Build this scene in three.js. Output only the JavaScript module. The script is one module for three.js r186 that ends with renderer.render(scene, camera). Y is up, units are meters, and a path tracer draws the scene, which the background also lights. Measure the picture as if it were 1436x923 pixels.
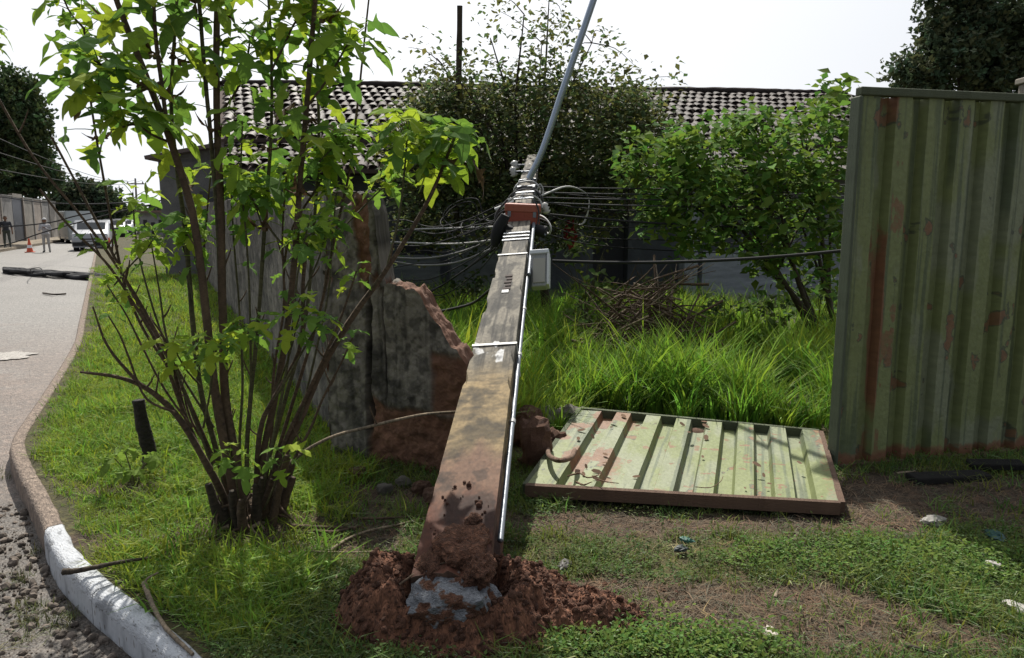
import * as THREE from 'three';
import { mergeGeometries, toCreasedNormals } from 'three/addons/utils/BufferGeometryUtils.js';
import { RoundedBoxGeometry } from 'three/addons/geometries/RoundedBoxGeometry.js';
import { MarchingCubes } from 'three/addons/objects/MarchingCubes.js';

// ------------------------------------------------------------------ camera, sky, sun, exposure
const scene = new THREE.Scene();
const PITCH = THREE.MathUtils.degToRad(8.6), FPX = 1037, EYE = 1.6;
const camera = new THREE.PerspectiveCamera(2 * THREE.MathUtils.radToDeg(Math.atan(461.5 / FPX)), 1436 / 923, 0.05, 900);
camera.position.set(0, EYE, 0);
camera.rotation.set(-PITCH, 0, 0);
scene.add(camera);

const SUN_AZ = THREE.MathUtils.degToRad(-10), SUN_EL = THREE.MathUtils.degToRad(52);   // azimuth from the view direction, + to the right
const sunDir = new THREE.Vector3(Math.sin(SUN_AZ) * Math.cos(SUN_EL), Math.sin(SUN_EL), -Math.cos(SUN_AZ) * Math.cos(SUN_EL));
{
  const W = 512, H = 256, d = new Float32Array(W * H * 4), v = new THREE.Vector3();
  for (let j = 0; j < H; j++) for (let i = 0; i < W; i++) {
    const phi = ((i + .5) / W - .5) * 2 * Math.PI, el = ((j + .5) / H - .5) * Math.PI;
    v.set(Math.cos(el) * Math.cos(phi), Math.sin(el), Math.cos(el) * Math.sin(phi));
    const ang = Math.acos(THREE.MathUtils.clamp(v.dot(sunDir), -1, 1));
    const glow = Math.exp(-ang * ang / .9);
    const hor = Math.exp(-Math.max(el, 0) * 3.2);
    const b = [.11 + .33 * hor + 1.05 * glow, .135 + .33 * hor + 1.04 * glow, .18 + .325 * hor + 1.03 * glow];
    const k = (j * W + i) * 4; d[k] = b[0]; d[k + 1] = b[1]; d[k + 2] = b[2]; d[k + 3] = 1;
  }
  const sky = new THREE.DataTexture(d, W, H, THREE.RGBAFormat, THREE.FloatType);
  sky.mapping = THREE.EquirectangularReflectionMapping; sky.magFilter = sky.minFilter = THREE.LinearFilter; sky.needsUpdate = true;
  scene.background = sky; scene.environment = sky;
}
const sun = new THREE.DirectionalLight(new THREE.Color(1, .95, .86), 5);
sun.position.copy(sunDir).multiplyScalar(40); sun.target.position.set(0, 0, -8); sun.position.add(sun.target.position);
sun.castShadow = true; sun.shadow.mapSize.set(4096, 4096);
Object.assign(sun.shadow.camera, { left: -22, right: 22, top: 22, bottom: -22, near: 1, far: 90 });
scene.add(sun, sun.target);
const renderer = new THREE.WebGLRenderer({ antialias: true });
renderer.toneMapping = THREE.LinearToneMapping;
renderer.toneMappingExposure = 1.24;
renderer.shadowMap.enabled = true;

// ------------------------------------------------------------------ helpers
const V = (x, y, z) => new THREE.Vector3(x, y, z);
function RNG(s) { return () => { s |= 0; s = s + 0x6D2B79F5 | 0; let t = Math.imul(s ^ s >>> 15, 1 | s); t = t + Math.imul(t ^ t >>> 7, 61 | t) ^ t; return ((t ^ t >>> 14) >>> 0) / 4294967296; }; }
const lerp = (a, b, t) => a + (b - a) * t, clamp = (x, a = 0, b = 1) => Math.min(b, Math.max(a, x));
const sstep = (a, b, x) => { const t = clamp((x - a) / (b - a)); return t * t * (3 - 2 * t); };
function h3(x, y, z) { let n = Math.imul(x, 374761393) + Math.imul(y, 668265263) + Math.imul(z, 1274126177) | 0; n = Math.imul(n ^ n >>> 13, 1274126177); return ((n ^ n >>> 16) >>> 0) / 4294967296; }
function vn(x, y, z = 0, per = 0) {
  const xi = Math.floor(x), yi = Math.floor(y), zi = Math.floor(z); let fx = x - xi, fy = y - yi, fz = z - zi;
  fx = fx * fx * (3 - 2 * fx); fy = fy * fy * (3 - 2 * fy); fz = fz * fz * (3 - 2 * fz);
  const w = per ? (a) => ((a % per) + per) % per : (a) => a;
  const g = (a, b, c) => h3(w(xi + a), w(yi + b), zi + c);
  return lerp(lerp(lerp(g(0, 0, 0), g(1, 0, 0), fx), lerp(g(0, 1, 0), g(1, 1, 0), fx), fy), lerp(lerp(g(0, 0, 1), g(1, 0, 1), fx), lerp(g(0, 1, 1), g(1, 1, 1), fx), fy), fz);
}
function fbm(x, y, z = 0, oct = 4, per = 0) { let s = 0, a = .5, t = 0; for (let i = 0; i < oct; i++) { s += a * vn(x, y, z + i * 17, per); t += a; a *= .5; x *= 2; y *= 2; z *= 2; if (per) per *= 2; } return s / t; }
// pixel of the photograph -> direction -> point
function ray(px, py) {
  const u = (px - 718) / FPX, v = -(py - 461.5) / FPX, c = Math.cos(PITCH), s = Math.sin(PITCH);
  return V(u, v * c - s, -v * s - c);
}
const G = (px, py, h = 0) => { const r = ray(px, py); return r.multiplyScalar((h - EYE) / r.y).add(V(0, EYE, 0)); };     // on the ground (or level h)
const at = (px, py, D) => { const r = ray(px, py); return r.multiplyScalar(D / -r.z).add(V(0, EYE, 0)); };              // at a distance D ahead
const taken = {};
function numbered(n) { if (!(n in taken)) { taken[n] = 0; return n; } taken[n]++; return n + '_' + String(taken[n]).padStart(3, '0'); }
function sh(o) { o.traverse(m => { if (m.isMesh) { m.castShadow = m.receiveShadow = true; } }); return o; }
function tag(o, label, category, group, kind) { o.userData.label = label; o.userData.category = category; if (group) o.userData.group = group; if (kind) o.userData.kind = kind; return o; }
function thing(name, label, category, pos = V(0, 0, 0), turn = 0, group) { const o = new THREE.Group(); o.name = numbered(name); o.position.copy(pos); o.rotation.y = turn; scene.add(o); return tag(o, label, category, group); }
function part(parent, name, geo, mat) { const m = new THREE.Mesh(geo, mat); m.name = name; m.castShadow = m.receiveShadow = true; parent.add(m); return m; }
function solo(name, label, category, geo, mat, group, kind) { const m = new THREE.Mesh(geo, mat); m.name = numbered(name); m.castShadow = m.receiveShadow = true; scene.add(m); return tag(m, label, category, group, kind); }
function structure(name, geo, mat, label) { const m = new THREE.Mesh(geo, mat); m.name = numbered(name); m.receiveShadow = m.castShadow = true; m.userData.kind = 'structure'; if (label) m.userData.label = label; scene.add(m); return m; }
// geometry in the frame of a thing's base: g.translate(-base)
const rel = (g, p) => g.translate(-p.x, -p.y, -p.z);
function box(w, h, d, x = 0, y = 0, z = 0, r = 0) { const g = r ? new RoundedBoxGeometry(w, h, d, 2, r) : new THREE.BoxGeometry(w, h, d); return g.translate(x, y, z); }
function limb(pts, rad, nseg = 12, nrad = 7, wob = 0, seed = 1) {
  const c = new THREE.CatmullRomCurve3(pts, false, 'centripetal'), fr = c.computeFrenetFrames(nseg, false), pos = [], nor = [], uv = [], idx = [];
  const R = Array.isArray(rad) ? (t) => { const x = t * (rad.length - 1), i = Math.min(rad.length - 2, Math.floor(x)); return lerp(rad[i], rad[i + 1], x - i); } : () => rad;
  const L = c.getLength(); let p = V(0, 0, 0);
  for (let i = 0; i <= nseg; i++) {
    const t = i / nseg; c.getPoint(t, p); const r = R(t);
    for (let j = 0; j <= nrad; j++) {
      const a = j / nrad * Math.PI * 2, jj = j % nrad, rr = r * (1 + wob * (h3(i + seed * 31, jj, seed) - .5) * 2);
      const n = fr.normals[i].clone().multiplyScalar(Math.cos(a)).addScaledVector(fr.binormals[i], Math.sin(a));
      pos.push(p.x + n.x * rr, p.y + n.y * rr, p.z + n.z * rr); nor.push(n.x, n.y, n.z); uv.push(j / nrad * Math.max(.05, r * 6.28), t * L);
    }
  }
  const w = nrad + 1;
  for (let i = 0; i < nseg; i++) for (let j = 0; j < nrad; j++) { const a = i * w + j; idx.push(a, a + 1, a + w, a + 1, a + w + 1, a + w); }
  // end caps
  for (const e of [0, nseg]) { const t = e / nseg; c.getPoint(t, p); const k = pos.length / 3; pos.push(p.x, p.y, p.z); const tg = fr.tangents[e].clone().multiplyScalar(e ? 1 : -1); nor.push(tg.x, tg.y, tg.z); uv.push(0, t * L); for (let j = 0; j < nrad; j++) e ? idx.push(e * w + j, e * w + j + 1, k) : idx.push(j + 1, j, k); }
  const g = new THREE.BufferGeometry(); g.setAttribute('position', new THREE.Float32BufferAttribute(pos, 3)); g.setAttribute('normal', new THREE.Float32BufferAttribute(nor, 3)); g.setAttribute('uv', new THREE.Float32BufferAttribute(uv, 2)); g.setIndex(idx); return g;
}
function grid(nx, ny, fn, color) {   // fn(u, v) -> [x, y, z]; color(u, v, p) -> [r, g, b]
  const pos = [], uv = [], idx = [], col = [];
  for (let j = 0; j <= ny; j++) for (let i = 0; i <= nx; i++) { const u = i / nx, v = j / ny, p = fn(u, v); pos.push(p[0], p[1], p[2]); uv.push(p[3] ?? p[0], p[4] ?? p[2]); if (color) col.push(...color(u, v, p)); }
  for (let j = 0; j < ny; j++) for (let i = 0; i < nx; i++) { const a = j * (nx + 1) + i; idx.push(a, a + 1, a + nx + 1, a + 1, a + nx + 2, a + nx + 1); }
  const g = new THREE.BufferGeometry(); g.setAttribute('position', new THREE.Float32BufferAttribute(pos, 3)); g.setAttribute('uv', new THREE.Float32BufferAttribute(uv, 2)); if (color) g.setAttribute('color', new THREE.Float32BufferAttribute(col, 3)); g.setIndex(idx); g.computeVertexNormals(); return g;
}
function tex(n, fn, srgb = true, m = n) {
  const d = new Uint8Array(n * m * 4);
  for (let j = 0; j < m; j++) for (let i = 0; i < n; i++) { const c = fn(i / n, j / m), k = (j * n + i) * 4; const q = typeof c === 'number' ? [c, c, c] : c; d[k] = clamp(q[0]) * 255; d[k + 1] = clamp(q[1]) * 255; d[k + 2] = clamp(q[2]) * 255; d[k + 3] = 255; }
  const t = new THREE.DataTexture(d, n, m); t.wrapS = t.wrapT = THREE.RepeatWrapping; t.magFilter = THREE.LinearFilter; t.minFilter = THREE.LinearMipmapLinearFilter; t.generateMipmaps = true; t.colorSpace = srgb ? THREE.SRGBColorSpace : THREE.NoColorSpace; t.needsUpdate = true; return t;
}
const rep = (t, x, y = x) => { const c = t.clone(); c.repeat.set(x, y); c.needsUpdate = true; return c; };
const lin = (r, g, b) => new THREE.Color().setRGB(r, g, b);
const mat = (c, rough = .9, o = {}) => new THREE.MeshStandardMaterial({ color: Array.isArray(c) ? lin(...c) : c, roughness: rough, side: THREE.DoubleSide, ...o });
const leafMat = (c, tr = .45, rough = 1, o = {}) => new THREE.MeshPhysicalMaterial({ color: lin(...c), roughness: rough, specularIntensity: .35, transmission: tr, thickness: 0, side: THREE.DoubleSide, ...o });

// textures: grain only
const grainTex = tex(512, (u, v) => { const n = fbm(u * 16, v * 16, 3, 5, 16); return .62 + .38 * (n * .7 + .3 * h3(u * 512 | 0, v * 512 | 0, 5)) ; });
const grainBump = tex(512, (u, v) => fbm(u * 16, v * 16, 9, 5, 16), false);
const soilTex = tex(512, (u, v) => { const n = fbm(u * 24, v * 24, 2, 5, 24), s = vn(u * 90, v * 90, 4, 90); const k = .45 + .55 * n + (s > .8 ? .18 : 0) - (s < .16 ? .18 : 0); return [k, k * .98, k * .95]; });
const soilBump = tex(512, (u, v) => .6 * fbm(u * 24, v * 24, 2, 5, 24) + .4 * vn(u * 90, v * 90, 4, 90), false);
const barkTex = tex(256, (u, v) => { const n = fbm(u * 8, v * 40, 1, 4, 8), k = .55 + .45 * n + (fbm(u * 4, v * 4, 7, 3, 4) - .5) * .4; return [k, k * .97, k * .92]; });
const barkBump = tex(256, (u, v) => fbm(u * 16, v * 32, 1, 4, 16), false);
const M = {};
M.bark = mat([.135, .095, .065], .9, { map: rep(barkTex, 6, 3), bumpMap: rep(barkBump, 6, 3), bumpScale: .004 });
M.greenBark = mat([.12, .12, .06], .8, { map: rep(barkTex, 6, 3), bumpMap: rep(barkBump, 6, 3), bumpScale: .003 });
M.darkBark = mat([.075, .06, .045], .9, { map: rep(barkTex, 6, 3), bumpMap: rep(barkBump, 6, 3), bumpScale: .004 });
M.dryWood = mat([.30, .25, .19], .9, { map: rep(barkTex, 6, 3), bumpMap: rep(barkBump, 6, 3), bumpScale: .002 });
M.galv = mat([.17, .19, .22], .68, { metalness: .25, roughnessMap: rep(grainTex, 3), bumpMap: rep(grainBump, 4), bumpScale: .0008 });
M.cable = mat([.014, .014, .016], .9);
M.wire = mat([.045, .045, .048], .85);

// ------------------------------------------------------------------ ground, road, kerb
const RD = V(-.48, 0, -.877);                 // the street's direction, away from the camera
// outer top edge of the kerb, traced, then straight along the street
const kerbPx = [[300, 990], [235, 923], [176, 870], [120, 824], [76, 778], [57, 735], [38, 690], [20, 655], [12, 630], [16, 612], [34, 585], [62, 545], [88, 505], [103, 478]];
const ROADY = -.13;
const kerb = kerbPx.map(([x, y]) => G(x, y, .02));
kerb.unshift(kerb[0].clone().add(V(.9, 0, .55)), ); kerb.unshift(kerb[0].clone().add(V(3, 0, 1.2)));
{ const l = kerb[kerb.length - 1]; for (const s of [2, 5, 10, 20, 40, 80, 160]) kerb.push(l.clone().addScaledVector(RD, s)); }
const kerbCurve = new THREE.CatmullRomCurve3(kerb, false, 'centripetal');
const KN = 420, kerbPts = []; for (let i = 0; i <= KN; i++) { const t = i / KN; kerbPts.push(kerbCurve.getPoint(t)); }
const kerbSide = kerbPts.map((p, i) => { const a = kerbPts[Math.max(0, i - 1)], b = kerbPts[Math.min(KN, i + 1)]; const d = b.clone().sub(a).normalize(); return V(-d.z, 0, d.x); });  // towards the verge
// signed distance to the kerb (positive on the verge)
function kerbDist(x, z) { let best = 1e9, s = 1; for (let i = 0; i < KN; i += 1) { const p = kerbPts[i], dx = x - p.x, dz = z - p.z, d = dx * dx + dz * dz; if (d < best) { best = d; s = dx * kerbSide[i].x + dz * kerbSide[i].z; } } return Math.sign(s) * Math.sqrt(best); }
if (kerbDist(0, -4) < 0) kerbSide.forEach(v => v.negate());
const vh = (x, z) => { const d = clamp((Math.hypot(x + .2, z + 2.9) - .2)); return .05 * (fbm(x * .7 + 9, z * .7, 1, 3) - .5) * d + .02 * (fbm(x * 5, z * 5, 6, 3) - .5); };

structure('ground', new THREE.CircleGeometry(420, 64).rotateX(-Math.PI / 2).translate(0, -.2, -20), mat([.10, .095, .06], 1, { map: rep(soilTex, 300), bumpMap: rep(soilBump, 300), bumpScale: .01 }));

// bare or littered patches on the verge: centre, radii (m), turn, kind
const patches = [];
function patch(px, py, rx, rz, kind, turn = 0) { const c = G(px, py); patches.push({ x: c.x, z: c.z, rx, rz, kind, turn }); }
patch(1030, 850, .72, .25, 'straw', -.08); patch(1190, 880, .62, .3, 'straw', .1); patch(880, 830, .5, .13, 'straw', .1);
patch(470, 755, .5, .28, 'dirt'); patch(360, 745, .55, .3, 'dirt'); patch(560, 700, .5, .25, 'dirt');
patch(1330, 700, 1.1, .5, 'dirt'); patch(1240, 700, .4, .25, 'straw'); patch(1120, 735, .9, .16, 'straw'); patch(860, 735, 1.0, .16, 'straw');
patch(180, 690, .22, .12, 'dirt'); patch(150, 760, .35, .1, 'dirt');
patch(900, 890, .4, .17, 'cover'); patch(980, 900, .35, .16, 'cover'); patch(1290, 790, .8, .2, 'cover', .06); patch(1150, 785, .5, .12, 'cover');
function patchAt(x, z, kind) { let m = 0; const nz = .5 * (fbm(x * 4, z * 4, 3, 3) - .5); for (const p of patches) { if (p.kind !== kind) continue; const c = Math.cos(p.turn), s = Math.sin(p.turn), dx = x - p.x, dz = z - p.z, a = (dx * c + dz * s) / p.rx, b = (-dx * s + dz * c) / p.rz; const r = Math.hypot(a, b) + nz; m = Math.max(m, 1 - sstep(.65, 1.15, r)); } return m; }
{ // verge: a sheet from the kerb to far right, finer near the camera
  const inner = [], cols = [];
  const xs = []; for (let i = 0; i <= 150; i++) xs.push(i < 110 ? i * .05 : 5.5 + Math.pow((i - 110) / 40, 2) * 60);
  const pos = [], uv = [], idx = [], col = [], W = xs.length;
  const rows = []; for (let i = 0; i <= KN; i++) rows.push(i);
  rows.forEach((ri) => {
    const k = kerbPts[ri], sd = kerbSide[ri], b = k.clone().addScaledVector(sd, .092);
    xs.forEach((dx) => {
      const x = b.x + dx * (ri < 60 ? 1 : 1), z = b.z; const edge = sstep(0, .25, dx);
      const y = lerp(.012, vh(x, z), edge); pos.push(x, y, z); uv.push(x, z);
      const dirt = patchAt(x, z, 'dirt'), straw = patchAt(x, z, 'straw'), n = fbm(x * 2.5, z * 2.5, 5, 4);
      let c = [.075 + .05 * n, .075 + .035 * n, .03 + .01 * n];
      const dc = [.085 + .06 * n, .06 + .04 * n, .04 + .03 * n], sc = [.085 + .07 * n, .058 + .048 * n, .038 + .03 * n];
      c = c.map((q, i) => lerp(lerp(q, dc[i], dirt), sc[i], straw)); col.push(...c);
    });
  });
  for (let j = 0; j < rows.length - 1; j++) for (let i = 0; i < W - 1; i++) { const a = j * W + i; idx.push(a, a + 1, a + W, a + 1, a + W + 1, a + W); }
  const g = new THREE.BufferGeometry(); g.setAttribute('position', new THREE.Float32BufferAttribute(pos, 3)); g.setAttribute('uv', new THREE.Float32BufferAttribute(uv, 2)); g.setAttribute('color', new THREE.Float32BufferAttribute(col, 3)); g.setIndex(idx); g.computeVertexNormals();
  structure('verge', g, mat([1, 1, 1], 1, { vertexColors: true, map: rep(soilTex, 1.4), bumpMap: rep(soilBump, 1.4), bumpScale: .012 }));
}
{ // kerb: block by block, white paint near the street corner, bare and dirty further on
  const white = mat([.5, .52, .55], .85, { map: rep(tex(512, (u, v) => { const n = fbm(u * 10, v * 10, 4, 5, 10), s = vn(u * 70, v * 70, 2, 70); const k = lerp(.72, .86 + .14 * n, sstep(.25, .4, n)); return [k - (s > .86 ? .25 : 0), k - (s > .86 ? .27 : 0), k - (s > .86 ? .3 : 0)]; }), 1.2), bumpMap: rep(grainBump, 3), bumpScale: .006 });
  const bare = mat([.36, .29, .245], .95, { map: rep(soilTex, 1.5), bumpMap: rep(grainBump, 3), bumpScale: .008 });
  const kg = new THREE.Group(); kg.name = 'kerb'; kg.userData = { kind: 'structure', label: 'concrete kerb along the verge, whitewashed near the corner' }; scene.add(kg);
  const LEN = kerbCurve.getLength(), blk = .9; let s0 = 0, n = 0;
  while (s0 < Math.min(LEN, 60)) {
    const s1 = Math.min(LEN, s0 + blk - .006), ns = 18, W = .095, prof = [[0, -.2], [0, -.03], [.008, .006], [.028, .02], [W - .01, .022], [W, .012], [W, -.1]];
    const a = kerbCurve.getPointAt(s0 / LEN), isWhite = a.x > -2.2 && a.z > -4.0;
    const pos = [], uv = [], idx = [], P = prof.length;
    for (let i = 0; i <= ns; i++) {
      const tt = lerp(s0, s1, i / ns) / LEN, p = kerbCurve.getPointAt(tt), tg = kerbCurve.getTangentAt(tt), sd = V(-tg.z, 0, tg.x); if (sd.x < 0 && p.z > -60) sd.negate();
      prof.forEach(([o, y], j) => { const w = (fbm(p.x * 9 + j, p.z * 9, j, 3) - .5) * .012 * (j > 0 && j < P - 1 ? 1 : .3); pos.push(p.x + sd.x * (o + w), y + w * .6, p.z + sd.z * (o + w)); uv.push(o * 2 + j * .06, tt * LEN); });
    }
    for (let i = 0; i < ns; i++) for (let j = 0; j < P - 1; j++) { const q = i * P + j; idx.push(q, q + 1, q + P, q + 1, q + P + 1, q + P); }
    for (const e of [0, ns]) for (let j = 1; j < P - 1; j++) idx.push(e * P, e * P + j, e * P + j + 1);
    const g = new THREE.BufferGeometry(); g.setAttribute('position', new THREE.Float32BufferAttribute(pos, 3)); g.setAttribute('uv', new THREE.Float32BufferAttribute(uv, 2)); g.setIndex(idx); g.computeVertexNormals();
    part(kg, n ? 'kerb_stone_' + String(n).padStart(3, '0') : 'kerb_stone', g, isWhite ? white : bare); n++; s0 += blk;
  }
}
{ // street surface, from the kerb to the far side, worn asphalt with red soil washed over it
  const pos = [], uv = [], idx = [], col = [], xs = []; for (let i = 0; i <= 44; i++) xs.push(i < 28 ? i * .11 : 3.08 + (i - 28) * .6);
  const W = xs.length;
  for (let ri = 0; ri <= KN; ri++) {
    const k = kerbPts[ri];
    xs.forEach((o) => {
      const x = k.x + .05 - o, z = k.z, D = -z; const along = x * RD.x + z * RD.z;
      const bump = .02 * (fbm(x * 3, z * 3, 2, 4) - .5) * sstep(12, 5, D), y = ROADY + bump;
      pos.push(x, y, z); uv.push(x, z);
      const n = fbm(x * 1.3, z * 1.3, 8, 4), n2 = fbm(x * 4, z * 4, 3, 4);
      const asphalt = [.22 + .09 * n, .213 + .09 * n, .205 + .09 * n];
      const red = [.165 + .10 * n2, .122 + .08 * n2, .098 + .07 * n2], grav = [.075 + .08 * n2, .062 + .07 * n2, .052 + .06 * n2];
      const near = sstep(4.9, 4.2, D + (n2 - .5) * .8), wash = clamp(sstep(1.9, .2, o + (n - .5) * 2.6) * sstep(14, 7, D) + sstep(.62, .7, n) * sstep(16, 8, D) * .8);
      let c = asphalt.map((q, i) => lerp(lerp(q, red[i], wash), grav[i], near)); col.push(...c);
    });
  }
  for (let j = 0; j < KN; j++) for (let i = 0; i < W - 1; i++) { const a = j * W + i; idx.push(a, a + 1, a + W, a + 1, a + W + 1, a + W); }
  const g = new THREE.BufferGeometry(); g.setAttribute('position', new THREE.Float32BufferAttribute(pos, 3)); g.setAttribute('uv', new THREE.Float32BufferAttribute(uv, 2)); g.setAttribute('color', new THREE.Float32BufferAttribute(col, 3)); g.setIndex(idx); g.computeVertexNormals();
  structure('road', g, mat([1, 1, 1], .62, { vertexColors: true, map: rep(soilTex, 1.6), bumpMap: rep(soilBump, 1.6), bumpScale: .01 }));
}
console.log('ground done');
// ------------------------------------------------------------------ house with a two-step tiled roof
{
  const A = V(-5.5, 0, -15.0), turn = THREE.MathUtils.degToRad(5.5);     // left end of the front wall; x runs along the front, -z to the back
  const house = thing('house', 'long low house with weathered clay tile roof in two steps behind the yard', 'house', A, turn);
  const L = 14.9, SK = .26;   // the plot is skewed: the ends of the house run back to the left
  const plaster = mat([.20, .215, .235], .9, { map: rep(grainTex, .7), bumpMap: rep(grainBump, 1), bumpScale: .01 });
  const dark = mat([.05, .05, .055], .9), paleP = mat([.40, .43, .47], .85, { map: rep(grainTex, .9) });
  const wallGeo = (w, h, d, x, y, z) => box(w, h, d, x, y, z);
  // front wall in bays with openings left between them
  part(house, 'wall', wallGeo(3.2, 2.95, .2, 1.6, 1.475, 0), plaster);
  part(house, 'wall', wallGeo(3.3, 2.95, .2, 5.55, 1.475, 0), plaster);
  part(house, 'wall', wallGeo(2.5, 2.95, .2, 9.2, 1.475, 0), plaster);
  part(house, 'wall', wallGeo(3.8, 2.95, .2, 13.4, 1.475, 0), paleP);
  part(house, 'wall', wallGeo(.7, .75, .2, 3.55, 2.575, 0), plaster); part(house, 'wall', wallGeo(.75, .75, .2, 7.575, 2.575, 0), plaster); part(house, 'wall', wallGeo(1.05, .75, .2, 10.975, 2.575, 0), plaster);
  part(house, 'wall', wallGeo(1.05, .95, .2, 10.975, .475, 0), plaster);
  part(house, 'back_wall', wallGeo(L, 2.95, .2, L / 2, 1.475, -6.2), plaster);
  part(house, 'gable_wall', new THREE.ExtrudeGeometry(new THREE.Shape([new THREE.Vector2(.1, 0), new THREE.Vector2(6.1, 0), new THREE.Vector2(6.1, 3.0), new THREE.Vector2(3.1, 4.5), new THREE.Vector2(.1, 2.98)]), { depth: .2, bevelEnabled: false }).rotateY(Math.PI / 2).translate(0, 0, 0), paleP);
  part(house, 'gable_wall', new THREE.ExtrudeGeometry(new THREE.Shape([new THREE.Vector2(.1, 0), new THREE.Vector2(6.1, 0), new THREE.Vector2(6.1, 3.0), new THREE.Vector2(3.1, 4.5), new THREE.Vector2(.1, 2.98)]), { depth: .2, bevelEnabled: false }).rotateY(Math.PI / 2).translate(L - .2, 0, 0), paleP);
  const door = part(house, 'door', box(.66, 2.18, .05, 3.55, 1.09, -.06), dark); part(door, 'handle', box(.04, .12, .05, 3.8, 1.05, 0), M.galv);
  const win = part(house, 'window', box(1.0, 1.2, .04, 10.975, 1.56, -.06), dark); part(win, 'frame', box(.05, 1.2, .06, 10.975, 1.56, -.02), paleP);
  part(house, 'door', box(.7, 2.18, .05, 7.575, 1.09, -.06), dark);
  part(house, 'veranda_floor', box(L, .14, 1.6, L / 2, .03, .9), mat([.22, .21, .2], .9));
  // veranda posts and half walls
  for (const [x, w, m] of [[.3, .18, plaster], [3.95, .24, plaster], [5.6, .2, plaster], [8.45, .26, paleP], [12.2, .2, paleP], [15.0, .2, paleP]]) part(house, 'veranda_post', box(w, 2.38, .2, x, 1.29, 1.45), m);
  part(house, 'half_wall', box(1.4, .95, .12, 4.78, .575, 1.45), plaster); part(house, 'half_wall', box(3.3, .8, .12, 1.98, .5, 1.45), plaster);
  part(house, 'half_wall', box(3.4, .85, .12, 10.4, .525, 1.45), paleP);
  part(house, 'eave_beam', box(L, .12, .12, L / 2, 2.42, 1.45), M.darkBark);
  // roofs
  const tileMats = [[.07, .045, .037], [.058, .041, .035], [.08, .058, .05], [.045, .034, .03], [.105, .085, .075]].map((c, i) => new THREE.MeshPhysicalMaterial({ color: lin(...c), roughness: .55 + .07 * i, specularIntensity: .45, side: THREE.DoubleSide, map: rep(grainTex, 2), bumpMap: rep(grainBump, 3), bumpScale: .004 }));
  const tileGeo = (() => { const g = grid(6, 1, (u, v) => { const a = Math.PI * (u - .5) * .98, r = lerp(.1, .078, v); return [Math.sin(a) * r, Math.cos(a) * r * .5 - .014 * v, -v * .44, u, v]; }); return g; })();
  const deck = mat([.09, .065, .055], 1);
  const rng = RNG(77); let singles = 0;
  const roofs = [{ name: 'upper_roof', y0: 3.1, z0: .45, y1: 4.68, z1: -3.05, rows: 11 }, { name: 'lower_roof', y0: 2.44, z0: 2.0, y1: 3.02, z1: .3, rows: 5 }, { name: 'back_roof', y0: 3.1, z0: -6.6, y1: 4.68, z1: -3.05, rows: 11 }];
  const S = new THREE.Object3D();
  for (const R of roofs) {
    const dz = R.z1 - R.z0, dy = R.y1 - R.y0, len = Math.hypot(dz, dy), pit = Math.atan2(dy, Math.abs(dz)), dir = Math.sign(dz);
    const rg = part(house, R.name, box(L + .5, .06, len, 0, -.05, 0).rotateX(dir < 0 ? pit : -pit).translate(L / 2, (R.y0 + R.y1) / 2, (R.z0 + R.z1) / 2), deck);
    const pitchX = .205, cols = Math.floor((L + .5) / pitchX), step = len / R.rows, rest = [];
    for (let r = 0; r < R.rows; r++) for (let c = 0; c < cols; c++) {
      const f = (r + .0) / R.rows; S.position.set(-.2 + SK * (R.z0 + dz * f) + c * pitchX + .1 + (rng() - .5) * .03, R.y0 + dy * f + .015 + rng() * .022 + .03 * (fbm(c * .13, r * .3, 4, 2) - .5), R.z0 + dz * f);
      S.rotation.set(0, 0, 0); S.rotation.order = 'YXZ'; S.rotation.y = (dir < 0 ? 0 : Math.PI) + (rng() - .5) * .07; S.rotation.x = pit - .04 + (rng() - .5) * .12; S.rotation.z = (rng() - .5) * .3; S.scale.setScalar(1); S.updateMatrix();
      const m = tileMats[clamp(fbm(c * .11, r * .22, 9, 3) * 5.2 - .8 + (rng() - .5) * 2.4, 0, 4.99) | 0];
      const wx = A.x + S.position.x, wz = A.z + S.position.z, px = 718 + FPX * wx / -wz;
      if (dir < 0 && singles < 300 && ((px > 325 && px < 575) )) { const t = part(rg, 'roof_tile', tileGeo, m); S.matrix.decompose(t.position, t.quaternion, t.scale); singles++; }
      else rest.push([S.matrix.clone(), m.color]);
    }
    const im = new THREE.InstancedMesh(tileGeo, new THREE.MeshPhysicalMaterial({ color: lin(1, 1, 1), roughness: .64, specularIntensity: .45, side: THREE.DoubleSide, map: rep(grainTex, 2), bumpMap: rep(grainBump, 3), bumpScale: .004 }), rest.length);
    rest.forEach(([mx, c], i) => { im.setMatrixAt(i, mx); im.setColorAt(i, c); }); im.name = 'roof_tiles'; im.userData.kind = 'stuff'; rg.add(im);
  }
  part(house, 'ridge', limb([V(-.2, 4.70, -3.05), V(4, 4.72, -3.05), V(8, 4.67, -3.05), V(12, 4.71, -3.05), V(L + .2, 4.68, -3.05)], .09, 80, 8, .12, 5), tileMats[3]);
  { const shear = new THREE.Matrix4().set(1, 0, SK, 0, 0, 1, 0, 0, 0, 0, 1, 0, 0, 0, 0, 1); house.traverse(m => { if (m.isMesh && !m.isInstancedMesh && m.name !== 'roof_tile') m.geometry.applyMatrix4(shear); }); }
  sh(house);
}
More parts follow.
